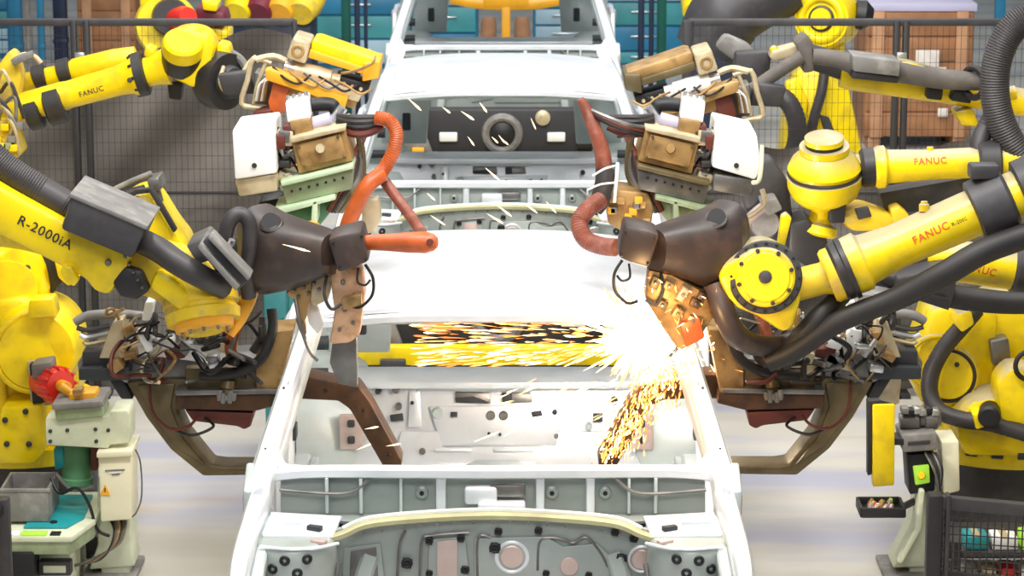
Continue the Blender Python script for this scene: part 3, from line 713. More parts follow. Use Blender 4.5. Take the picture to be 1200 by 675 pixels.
def base_right():
    d = 11.6; g = G(d)
    x = P(1190, 500, d).x; R = thing('welding_robot', V((x, d + .22, 0)), 'yellow robot whose base stands behind the pale green pedestal, hose over shoulder', 'robot', 'yellow welding robots')
    pedestal(R, x, d + .22, 'mid_grey'); o = V((x, d + .22, 0))
    mb = MB('yellow_topdust', g)
    mb.lathe(o + V((0, 0, .40)), o + V((0, 0, .60)), [(0, .40), (.3, .43), (.5, .43), (.55, .38), (1, .34)], 40)
    for k in range(9): mb.box(o + V((-.30 + .075 * k, -.425 + .0 * k, .445)) if False else o + V((math.sin(-1 + .25 * k) * .43, -math.cos(-1 + .25 * k) * .43, .47)), (.05, .02, .03), Matrix.Rotation(-1 + .25 * k, 3, 'Z'), .004, m='hole_dark')
    mb.poly([(1120, 490), (1140, 470), (1180, 462), (1260, 470), (1260, 540), (1130, 535), (1122, 515)], d - .22, d + .2, .03)
    mb.poly([(1168, 450), (1185, 430), (1260, 440), (1260, 500), (1172, 500)], d - .30, d - .1, .03)
    mb.build('turret', R)
    mb = MB('yellow_topdust', g)
    mb.poly([(1092, 362), (1108, 358), (1135, 362), (1170, 366), (1168, 420), (1160, 470), (1140, 485), (1104, 482), (1080, 474), (1070, 450), (1072, 420), (1082, 395)], d, d + .35, .03)
    mb.poly([(1134, 372), (1190, 340), (1260, 330), (1260, 460), (1170, 470), (1150, 440)], d + .05, d + .4, .03)
    n = V((-.12, -.96, .2)).normalized(); c = g((1112, 440), d)
    mb.lathe(c - n * .02, c + n * .05, [(0, M(36, d)), (.5, M(36, d)), (.6, M(34, d)), (1, M(33, d))], 40); mb.torus(c + n * .05, n, M(30, d), .007, 40, 6, m='dark_grey'); mb.lathe(c + n * .05, c + n * .06, [(0, M(28, d)), (1, M(27, d))], 36)
    mb.bolts(c + n * .058 + V((.03, 0, .05)), n, 0, 1, M(3, d), .01, 'hole_dark')
    mb.torus(g((1096, 425), d - .02), (.1, -1, 0), M(32, d), .012, 36, 8)
    mb.build('shoulder', R)
    mb = MB('yellow_topdust', g); mb.poly([(1122, 368), (1138, 364), (1142, 380), (1128, 390), (1118, 380)], d - .22, d - .08, .008); mb.build('hose_clamp', R); mb = MB('yellow_topdust', g); mb.poly([(1140, 486), (1152, 482), (1156, 500), (1144, 504)], d - .32, d - .2, .008, m='yellow'); mb.build('hose_clamp', R)
    mb = MB('hose_grey', g)
    mb.tpx([(1145, 362, d - .1), (1128, 382, d - .12), (1106, 408, d - .14), (1092, 436, d - .16), (1090, 462, d - .18), (1102, 482, d - .22), (1130, 492, d - .26), (1165, 497, d - .28), (1215, 512, d - .3)], 10, 12, 8, ribs=14, rib=.02)
    mb.torus(g((1207, 428), d - .32), (.1, -1, 0), M(17, d), M(3, d), 30, 8, m='rubber')
    mb.build('dress_pack_hose', R)
    mb = MB('black', g); c = g((1160, 482), d - .25); mb.lathe(c, c + V((-.02, -.1, 0)), [(0, M(13, d)), (.9, M(13, d)), (1, M(10, d))], 24); mb.build('shoulder_motor', R); mb = MB('black', g); mb.poly([(1160, 400), (1182, 396), (1186, 425), (1164, 430)], d - .05, d + .05, .01, m='steel_dark'); mb.build('cover_plate', R)
    mb = MB('yellow_topdust', g); mb.poly([(1170, 366), (1290, 250), (1330, 130), (1400, 140), (1370, 300), (1260, 420)], d + .12, d + .38, .03); mb.build('lower_arm', R)
    # forearm and dome wrist
    d2 = 10.9; g.d = d2; a, b = g((1022, 196)), g((1330, 182)); L = (b - a).length; u = (b - a).normalized(); t = lambda px: px / 308
    mb = MB('yellow_topdust', g)
    mb.lathe(a, b, [(0, M(21, d2)), (t(6), M(25, d2)), (t(14), M(25, d2)), (t(18), M(20, d2)), (t(60), M(18, d2)), (t(122), M(18, d2)), (1, M(20, d2))], 32)
    mb.lathe(g((1090, 182)), g((1090, 172)), [(0, M(5, d2)), (1, M(4, d2))], 12)
    mb.tube([g((1330, 182)), g((1345, 165), d2 + .3), g((1350, 150), d + .25)], .15, 16, 5)
    mb.build('forearm', R)
    lettering(R, 'FANUC', g((1072, 193), d2 - .07), g((1110, 191), d2 - .07), 'red_text', cyl=(a, b, M(18.6, d2)))
    mb = MB('mid_grey', g); mb.lathe(g((1145, 190)), g((1172, 189)), [(0, M(22, d2)), (.1, M(25, d2)), (.9, M(25, d2)), (1, M(22, d2))], 32); mb.build('arm_collar', R)
    mb = MB('dark_grey', g); mb.lathe(g((1008, 197)), g((1024, 196)), [(0, M(20, d2)), (.2, M(23, d2)), (1, M(23, d2))], 32); mb.build('arm_flange', R)
    mb = MB('yellow_topdust', g); w = V((-.05, -.25, .97)).normalized(); c = g((966, 222))
    mb.lathe(g((985, 200), d2 + .05), g((1012, 197), d2 + .03), [(0, M(16, d2)), (1, M(18, d2))], 24)
    mb.lathe(c - w * .10, c + w * .16, [(0, M(13, d2)), (.16, M(15, d2)), (.2, M(30, d2)), (.32, M(39, d2)), (.45, M(43, d2)), (.62, M(44, d2)), (.64, M(41, d2)), (.72, M(41, d2)), (.74, M(43, d2)), (.88, M(38, d2)), (1, M(28, d2))], 44)
    mb.lathe(c + w * .16, c + w * .185, [(0, M(29, d2)), (1, M(29, d2))], 32); mb.lathe(c + w * .185, c + w * .20, [(0, M(22, d2)), (1, M(22, d2))], 30, m='dark_grey'); mb.lathe(c + w * .20, c + w * .225, [(0, M(23, d2)), (.8, M(23, d2)), (1, M(20, d2))], 30)
    mb.torus(c + w * .072, w, M(42, d2), M(1.6, d2), 44, 6, m='dark_grey')
    mb.build('wrist', R)
    mb = MB('yellow_topdust', g); e = g((957, 276)); mb.lathe(c - w * .06, e, [(0, M(15, d2)), (.4, M(13, d2)), (.6, M(14, d2)), (.68, M(22, d2)), (.92, M(24, d2)), (1, M(19, d2))], 28)
    mb.poly([(984, 246), (1012, 242), (1052, 256), (1046, 272), (1000, 272), (984, 262)], d2 - .02, d2 + .16, .02, m='yellow_dusty'); mb.poly([(1002, 246), (1018, 243), (1022, 254), (1006, 258)], d2 - .04, d2, .004, m='mid_grey')
    mb.poly([(1044, 246), (1054, 242), (1066, 252), (1064, 264), (1048, 268)], d2 - .02, d2 + .1, .008, m='yellow_dusty')
    mb.build('tool_mount', R)
    mb = MB('dark_grey', g); mb.poly([(926, 262), (946, 256), (968, 276), (974, 300), (950, 316), (924, 300)], d2 - .06, d2 + .14, .012); mb.poly([(972, 230), (992, 236), (990, 262), (972, 262)], d2 - .1, d2 + .06, .008)
    mb.poly([(1030, 226), (1150, 205), (1230, 205), (1230, 245), (1130, 244), (1040, 252)], d2 + .08, d2 + .2, .01, m='mid_grey')
    # yoke that carries the transformer gun
    mb.poly([(880, 190), (905, 185), (925, 215), (930, 262), (905, 300), (878, 262), (868, 225)], d2 + .06, d2 + .2, .02, m='mid_grey')
    mb.tpx([(858, 268), (872, 262), (888, 248), (896, 242)], 7, 12, 4, m='pink_steel'); mb.poly([(890, 236), (910, 232), (918, 246), (900, 254)], d2 - .06, d2 + .08, .01, m='dust_grey')
    mb.lathe(g((897, 262), d2 - .02), g((897, 262), d2 + .1), [(0, M(16, d2)), (.5, M(18, d2)), (1, M(18, d2))], 24, m='dust_grey')
    mb.build('tool_yoke', R)
    # big ribbed hose arching at the right edge
    mb = MB('hose_grey', g); mb.tpx([(1250, 20), (1212, 18), (1185, 36), (1169, 70), (1166, 110), (1176, 150), (1200, 188), (1240, 215)], 17, 18, 10, ribs=26, rib=.03)
    mb.tpx([(1172, 120, d2 + .05), (1158, 145, d2 + .05), (1148, 168, d2 + .02), (1150, 188, d2), (1165, 205, d2)], 11, 14, 8, ribs=12, rib=.03)
    mb.build('ribbed_hose', R)
    return R
base_right()

# ---------------------------------------------------------------- low arm on the right that carries the lower gun
def low_right():
    d = 10.3; g = G(d)
    R = thing('welding_robot', V((3.55, d + .55, 0)), 'lower yellow robot arm with red lettering, half hidden behind thick black hose', 'robot', 'yellow welding robots')
    o = pedestal(R, 3.55, d + .55)
    a, b = g((1085, 300)), g((1500, 364)); u = (b - a).normalized()
    mb = MB('yellow_topdust', g); mb.lathe(o + V((0, 0, .42)), o + V((0, 0, .7)), [(0, .36), (1, .3)], 32); mb.box(o + V((0, 0, .9)), (.4, .45, .5), bevel=.05); mb.build('turret', R)
    mb = MB('yellow_topdust', g); mb.sweep([o + V((0, 0, 1.0)), (o + V((0, 0, 1.0))).lerp(b, .5), b], .26, .3, up=(0, 1, 0)); mb.lathe(b + V((0, -.2, 0)), b + V((0, .24, 0)), [(0, .16), (.1, .19), (.9, .19), (1, .16)], 28); mb.build('lower_arm', R)
    mb = MB('yellow_topdust', g); mb.lathe(a, b, [(0, M(20, d)), (.04, M(25, d)), (.3, M(24, d)), (1, M(26, d))], 36); mb.build('forearm', R)
    lettering(R, 'FANUC', g((1126, 315), d - .07), g((1166, 324), d - .07), 'red_text', cyl=(a, b, M(24.2, d)))
    mb = MB('mid_grey', g); mb.lathe(g((1186, 316)), g((1212, 320)), [(0, M(25, d)), (.15, M(29, d)), (.9, M(29, d)), (1, M(26, d))], 36); mb.build('arm_collar', R)
    mb = MB('rubber', g); mb.tpx([(1320, 352, d - .14), (1200, 355, d - .16), (1150, 352, d - .16), (1110, 346, d - .16), (1070, 335, d - .14), (1035, 322, d - .1)], [13, 13, 14, 14, 12, 10], 14, 8); mb.build('dress_pack_hose', R)
    mb = MB('mid_grey', g); mb.poly([(1052, 326), (1112, 313), (1122, 322), (1118, 348), (1112, 364), (1075, 352), (1050, 342)], d - .22, d - .04, .008)
    mb.poly([(1052, 338), (1112, 350), (1112, 364), (1050, 344)], d - .24, d - .2, .004, m='dark_grey'); mb.build('cable_guide_box', R)
    mb = MB('dark_grey', g); mb.lathe(g((1040, 300), d + .05), g((1090, 302), d + .02), [(0, M(24, d)), (.6, M(26, d)), (1, M(22, d))], 28); mb.poly([(985, 300), (1045, 290), (1050, 330), (1040, 375), (1000, 385), (975, 350)], d - .0, d + .22, .02); mb.build('wrist', R)
    return R
low_right()

# ---------------------------------------------------------------- upper far arms
def far_left():
    d = 12.3; g = G(d)
    R = thing('welding_robot', V((-3.5, d + .1, 0)), 'yellow robot arm with twin tubes and round disc on its elbow, before the tarp', 'robot', 'yellow welding robots')
    shoulder_arm(R, -3.5, d + .1, P(-160, 180, d + .1))
    a, b = g((-160, 178)), g((166, 87)); n = 326 / .963
    t = lambda px: 1 - (166 - px) / 326
    mb = MB('yellow', g)
    mb.lathe(a, b, [(0, M(19, d)), (t(30), M(17, d)), (t(75), M(17, d)), (t(82), M(16, d)), (t(140), M(17.5, d)), (t(152), M(20, d)), (t(160), M(25, d)), (1, M(25, d))], 32)
    mb.bolts(g((152, 94), d - .09), (0, -1, .2), 0, 1, M(3, d), .01, 'hole_dark'); mb.build('forearm', R)
    lettering(R, 'FANUC', g((94, 114), d - .06), g((122, 106), d - .06), 'olive_steel', cyl=(a, b, M(16.8, d)))
    mb = MB('yellow', g); d2 = d + .18
    mb.lathe(g((-80, 124), d2), g((160, 66), d2), [(0, M(12, d)), (.68, M(12, d)), (.70, M(15, d)), (.9, M(15, d)), (1, M(12, d))], 24); mb.build('balancer_tube', R)
    u = (b - a).normalized()
    for (x, y, w, r, dd) in ((40, 131, 9, 21, d), (65, 123, 11, 23, d), (47, 90, 8, 15, d2), (76, 84, 8, 16, d2)):
        mb = MB('dark_grey', g); c = g((x, y), dd); w = M(w, d); mb.lathe(c - u * w, c + u * w, [(0, M(r - 3, d)), (.1, M(r, d)), (.9, M(r, d)), (1, M(r - 3, d))], 28); mb.build('arm_collar', R)
    mb = MB('dark_grey', g)
    mb.lathe(g((160, 88)), g((172, 85)), [(0, M(26, d)), (.8, M(26, d)), (1, M(22, d))], 32); mb.bolts(g((164, 87)), -u, M(24, d), 10, M(2, d), .03, 'black'); mb.build('arm_collar', R)
    mb = MB('yellow', g)
    mb.lathe(g((168, 86)), g((196, 78)), [(0, M(17, d)), (.5, M(18, d)), (1, M(22, d))], 28)
    mb.poly([(192, 46), (205, 36), (226, 34), (243, 40), (252, 56), (246, 84), (237, 107), (222, 102), (200, 92), (190, 76)], d - .10, d + .14, .025)
    mb.poly([(255, 50), (268, 53), (271, 66), (264, 84), (250, 86)], d - .02, d + .12, .012); mb.poly([(170, 54), (182, 58), (180, 72), (168, 66)], d - .02, d + .1, .01)
    mb.build('wrist', R)
    n = V((.12, -.62, .78)).normalized(); c = g((214, 66), d - .06)
    mb = MB('yellow', g); mb.lathe(c - n * .07, c + n * .03, [(0, M(20, d)), (.2, M(24, d)), (1, M(24, d))], 36, m='dark_grey'); mb.lathe(c + n * .03, c + n * .10, [(0, M(23.5, d)), (.85, M(23, d)), (1, M(20, d))], 36); mb.build('wrist_cover', R)
    mb = MB('dark_grey', g); q = V((.75, -.62, -.05)).normalized(); c = g((258, 94), d - .02)
    mb.lathe(c - q * .05, c + q * .05, [(0, M(32, d)), (.3, M(34, d)), (1, M(33, d))], 36); mb.lathe(c + q * .05, c + q * .09, [(0, M(20, d)), (1, M(18, d))], 28, m='mid_grey'); mb.poly([(196, 95), (214, 98), (212, 118), (198, 116)], d, d + .1, .008, m='black')
    mb.build('tool_flange', R)
    mb = MB('beige_metal', g); mb.tpx([(262, 78, d - .1), (258, 96, d - .14), (266, 108, d - .14), (278, 98, d - .12), (290, 76, d - .1), (300, 66, d - .08)], 2.6, 8, 7); mb.tpx([(270, 62), (282, 70), (290, 84)], 5, 8, 4, m='dust_grey'); mb.build('air_hose', R)
    # valve and fitting cluster at the left end
    mb = MB('yellow_dusty', g)
    mb.poly([(-16, 95), (10, 60), (18, 66), (24, 92), (20, 118), (0, 130)], d - .05, d + .1, .012); mb.poly([(-20, 145), (4, 140), (18, 152), (26, 180), (10, 196), (-20, 190)], d - .12, d + .05, .012)
    for k in range(10):
        x, y = random.uniform(-4, 28), random.uniform(140, 196); mb.box(g((x, y), d - .14), (.035, .05, .03), bevel=.004, m=random.choice(['yellow', 'dust_grey', 'green_plate', 'tan_metal']))
    for k in range(7):
        x, y = random.uniform(-12, 6), random.uniform(90, 165); mb.tpx([(x, y, d - .1), (x + random.uniform(5, 15), y - 12, d - .16), (x + random.uniform(12, 26), y + 6, d - .16), (x + random.uniform(10, 30), y + 30, d - .12)], 2.2, 8, 6, m=random.choice(['dust_grey', 'beige_metal', 'mid_grey']))
    mb.tpx([(14, 70), (28, 64), (40, 66), (48, 74)], 3, 8, 5, m='beige_metal'); mb.poly([(12, 70), (34, 62), (36, 68), (16, 78)], d - .12, d - .02, .004, m='dust_grey')
    mb.build('valve_block', R)
    return R
far_left()
def far_right():
    d = 12.3; g = G(d)
    R = thing('welding_robot', V((3.5, d + .1, 0)), 'dusty robot arm with grey hose along its top, before the wooden crate', 'robot', 'yellow welding robots')
    shoulder_arm(R, 3.5, d + .1, P(1380, 150, d + .1))
    mb = MB('yellow_topdust', g)
    mb.lathe(g((985, 88), d + .05), g((1400, 150), d + .05), [(0, M(14, d)), (.04, M(16, d)), (.3, M(15, d)), (1, M(20, d))], 24)
    mb.poly([(1056, 72), (1070, 74), (1098, 82), (1096, 88), (1056, 84)], d - .12, d + .0, .006)
    mb.build('forearm', R)
    mb = MB('dust_grey', g)
    mb.tpx([(952, 66, d - .1), (980, 69, d - .1), (1005, 76, d - .1), (1055, 84, d - .1), (1100, 92, d - .1), (1140, 95, d - .1), (1180, 96, d - .1)], [9, 10, 12, 13, 12, 11, 11], 14, 8, m='hose_dusty')
    mb.build('dress_pack_hose', R)
    mb = MB('dust_grey', g); mb.poly([(999, 65), (1056, 72), (1054, 90), (1000, 84)], d - .22, d - .02, .008); mb.poly([(1000, 84), (1054, 90), (1052, 98), (998, 92)], d - .2, d - .02, .006, m='dark_grey'); mb.build('cable_guide_box', R)
    mb = MB('black', g); mb.poly([(1088, 98), (1106, 100), (1104, 118), (1086, 116)], d - .08, d + .1, .008); mb.build('arm_collar', R); mb = MB('black', g); mb.poly([(1118, 104), (1140, 108), (1138, 122), (1114, 118)], d - .08, d + .12, .008); mb.build('arm_collar', R)
    mb = MB('rubber', g); mb.torus(g((1141, 97), d - .12), (-.8, -.6, 0), M(17, d), M(4, d), 32, 10); mb.build('hose_ring', R)
    # wrist links
    mb = MB('dust_grey', g)
    mb.poly([(932, 52), (944, 42), (952, 48), (954, 84), (942, 86), (938, 66)], d - .12, d + .06, .008, m='hose_dusty'); mb.poly([(905, 60), (938, 52), (936, 66), (908, 72), (902, 68)], d - .1, d + .02, .006, m='beige_metal')
    mb.tpx([(940, 66, d - .14), (915, 82, d - .14), (880, 106, d - .14)], 8, 12, 3, m='hose_dusty')
    mb.poly([(936, 50), (956, 56), (990, 66), (990, 96), (950, 82)], d + .04, d + .18, .01, m='mid_grey')
    mb.poly([(862, 62), (905, 60), (902, 84), (880, 112), (858, 110)], d + .02, d + .12, .012, m='mid_grey')
    mb.poly([(850, 40), (878, 52), (894, 72), (880, 84), (852, 66), (838, 56)], d + .1, d + .2, .02, m='dust_grey')
    mb.build('wrist', R)
    mb = MB('yellow_topdust', g); mb.ball(g((907, 58), d - .06), M(5, d)); mb.build('joint_cap', R); mb = MB('yellow_topdust', g); mb.poly([(1118, 130), (1140, 126), (1150, 150), (1126, 148)], d, d + .15, .02); mb.tpx([(1130, 108), (1160, 112), (1190, 108)], 8, 12, 4); mb.build('valve_block', R)
    return R
far_right()

# robots standing behind the fences
def behind_fence(left):
    d = 16.2
    if left:
        g = G(d); R = thing('welding_robot', V((P(205, 60, d).x, d + .1, 0)), 'blurred yellow robot with red motor standing behind the fence', 'robot', 'yellow welding robots')
        o = pedestal(R, P(205, 60, d).x, d + .1)
        mb = MB('yellow', g); mb.lathe(o + V((0, 0, .42)), o + V((0, 0, .75)), [(0, .38), (.4, .36), (1, .3)], 28); mb.box(o + V((0, 0, .95)), (.42, .5, .5), bevel=.05); mb.build('turret', R)
        mb = MB('yellow', g); mb.lathe(g((195, 30), d - .05), g((195, 30), d + .3), [(0, M(34, d)), (.1, M(37, d)), (.9, M(37, d)), (1, M(32, d))], 32); mb.lathe(g((200, 20), d - .12), g((200, 20), d - .04), [(0, M(20, d)), (1, M(22, d))], 28, m='dark_grey')
        mb.poly([(160, -40), (200, -45), (215, 20), (165, 45)], d + .02, d + .26, .03); mb.build('lower_arm', R)
        mb = MB('red', g); q = V((.5, -.8, .2)).normalized(); c = g((212, 22), d - .14); mb.lathe(c - q * .1, c + q * .1, [(0, M(13, d)), (.7, M(14, d)), (1, M(11, d))], 24); mb.build('motor', R)
        mb = MB('maroon', g); mb.poly([(228, 8), (262, 14), (266, 30), (232, 34)], d - .05, d + .25, .02); mb.poly([(236, 0), (256, 4), (254, 14), (238, 12)], d - .1, d + .1, .01, m='yellow'); mb.poly([(240, 30), (268, 36), (268, 50), (246, 48)], d, d + .3, .02, m='yellow'); mb.build('counterweight', R)
        return R
    g = G(d); x = P(955, 60, d).x
    R = thing('welding_robot', V((x, d + .1, 0)), 'yellow robot with ringed round joint standing behind the fence near the crate', 'robot', 'yellow welding robots')
    o = pedestal(R, x, d + .1)
    mb = MB('yellow', g); mb.lathe(o + V((0, 0, .42)), o + V((0, 0, .6)), [(0, .36), (1, .32)], 28); mb.build('turret', R)
    mb = MB('yellow', g); mb.poly([(932, 90), (952, 78), (985, 78), (994, 96), (1012, 180), (1014, 215), (915, 215), (920, 150)], d - .05, d + .3, .03); mb.poly([(960, 134), (972, 138), (982, 165), (970, 165)], d - .07, d - .04, .006, m='mid_grey'); mb.poly([(920, 96), (935, 92), (948, 120), (940, 165), (926, 160)], d - .09, d, .02); mb.build('lower_arm', R)
    mb = MB('yellow', g); n = V((-.35, -.9, .1)).normalized(); c = g((964, 22), d)
    mb.lathe(c - n * .25, c + n * .03, [(0, M(33, d)), (.85, M(35, d)), (1, M(32, d))], 36); mb.torus(c + n * .02, n, M(24, d), M(6, d), 36, 10); mb.torus(c + n * .03, n, M(13, d), M(2.5, d), 28, 8, m='dark_grey'); mb.lathe(c + n * .02, c + n * .05, [(0, M(14, d)), (1, M(12, d))], 24)
    mb.poly([(948, 46), (990, 46), (992, 80), (946, 80)], d + .02, d + .25, .02); mb.lathe(g((1002, 16), d + .08), g((1022, 20), d + .08), [(0, M(16, d)), (.5, M(18, d)), (1, M(10, d))], 20, m='black'); mb.build('elbow', R)
    mb = MB('hose_grey', g); mb.tpx([(966, 86, d - .1), (962, 110, d - .12), (954, 138, d - .12), (948, 170, d - .1), (945, 190, d - .1)], 6, 10, 6); mb.tpx([(905, 108, d - .2), (924, 120, d - .25), (934, 145, d - .25), (932, 172, d - .2), (922, 190, d - .2)], 11, 12, 6, ribs=10, rib=.03); mb.build('dress_pack_hose', R)
    mb = MB('tarp', g); mb.tpx([(830, 60, d + .1), (850, 20, d + .1), (880, 0, d + .1), (930, -20, d + .1)], [40, 44, 40, 34], 16, 6, m='mid_grey'); mb.build('hose_cover', R)
    return R
behind_fence(True); behind_fence(False)
# ================================================================== welding guns
def cable(R, g, pts, r, m, n=7, name='cable', ribs=0):
    mb = MB(m, g); mb.tpx(pts, r, 8 if r < 6 else 12, n, ribs=ribs, rib=.04); return mb.build(name, R)
def upper_gun(left):
    d = 12.0
    g = G(d) if left else G(d, 1177, 14)
    lab = 'orange and yellow welding gun with tan hoop frame held by twin-tube arm' if left else 'dull tan welding gun held by the dusty arm before the crate'
    R = thing('welding_gun', g((350, 95), d + .1), lab, 'welding gun', 'upper welding guns')
    ya, yb, oc = ('orange_yellow', 'yellow', 'orange_yellow') if left else ('olive_steel', 'tan_metal', 'tan_metal')
    mb = MB(yb, g)
    mb.poly([(366, 48), (372, 47), (445, 72), (443, 84), (364, 58)], d - .08, d + .16, .006)
    mb.poly([(363, 58), (443, 84), (441, 92), (361, 68)], d - .10, d + .14, .006, m=ya); mb.poly([(426, 74), (446, 72), (444, 92), (424, 96)], d - .12, d + .16, .008, m=ya); mb.build('upper_arm', R)
    mb = MB('beige_metal', g); mb.poly([(343, 44), (364, 50), (358, 76), (335, 68)], d - .12, d + .16, .012); mb.torus(g((349, 60), d - .125), (0, 1, 0), M(6, d), .006, 20, 6, m='tan_metal'); mb.build('end_block', R)
    mb = MB('beige_metal' if left else 'white_box', g); mb.lathe(g((345, 82), d - .06), g((398, 95), d - .06), [(0, M(11, d)), (.5, M(12, d)), (.8, M(11, d)), (.82, M(8, d)), (1, M(8, d))], 24); mb.lathe(g((333, 78), d - .06), g((346, 82), d - .06), [(0, M(7, d)), (1, M(9, d))], 20, m='bare_steel'); mb.build('cylinder', R)
    mb = MB('black', g); mb.poly([(394, 88), (434, 99), (430, 110), (390, 101)], d - .07, d + .1, .006)
    for k in range(3): mb.bolts(g((403 + 10 * k, 98 + 3 * k), d - .07), (0, -1, 0), 0, 1, M(2.4, d), .02, 'beige_metal')
    mb.build('slide_block', R)
    mb = MB('beige_metal', g); mb.poly([(360, 90), (395, 99), (425, 110), (420, 120), (392, 112), (358, 102)], d - .1, d + .08, .006); mb.poly([(404, 112), (420, 114), (416, 128), (402, 124)], d - .06, d + .06, .006, m='tan_metal'); mb.build('lower_slide', R)
    mb = MB(oc, g); mb.poly([(310, 82), (318, 81), (408, 114), (404, 128), (396, 122), (312, 94)], d - .16, d - .06, .006); mb.poly([(322, 90), (340, 98), (334, 132), (318, 138), (314, 120)], d - .12, d - .0, .008, m='orange_hose' if left else 'rust_red'); mb.poly([(338, 100), (404, 122), (402, 132), (336, 116)], d - .11, d + .05, .006, m='tan_metal'); mb.build('lower_arm', R)
    mb = MB('beige_metal', g); q = [(297, 69), (282, 120), (300, 127), (316, 128)]
    mb.tpx([(318, 74), (297, 69), (290, 94), (283, 121), (300, 126), (318, 130)], 3.2, 8, 3); mb.tpx([(312, 73), (302, 98), (297, 122)], 2.4, 8, 3); mb.tpx([(300, 70), (320, 66), (336, 72)], 4, 8, 3); mb.build('hoop_frame', R)
    mb = MB('steel_dark', g); mb.poly([(298, 84), (322, 88), (320, 124), (296, 122)], d + .0, d + .14, .01); mb.poly([(255, 88), (290, 84), (300, 110), (262, 112)], d + .06, d + .14, .01, m='mid_grey')
    for k in range(6): mb.tpx([(300 + 2 * k, 118, d - .02), (304 + 2 * k, 100 - k, d - .04), (312 + 2 * k, 92, d - .02)], 1.6, 6, 5, m=['white_box', 'bare_steel', 'tan_metal'][k % 3])
    mb.build('mount_plate', R)
    mb = MB('rust_red', g); mb.poly([(296, 132), (322, 126), (324, 140), (304, 144), (296, 140)], d - .12, d + .02, .01); mb.build('clevis', R)
    for k in range(5):
        x = 320 + 18 * k; cable(R, g, [(x, 78 + 4 * k, d - .12), (x + 14, 92 + 2 * k, d - .17), (x + 30, 98 + 3 * k, d - .17), (x + 44, 88 + 4 * k, d - .14)], 1.4, ['black', 'tan_metal', 'steel_dark'][k % 3])
    if left: cable(R, g, [(400, 86, d - .14), (420, 82, d - .16), (436, 74, d - .16), (440, 66, d - .12)], 1.6, 'tan_metal')
    return R
upper_gun(True); upper_gun(False)

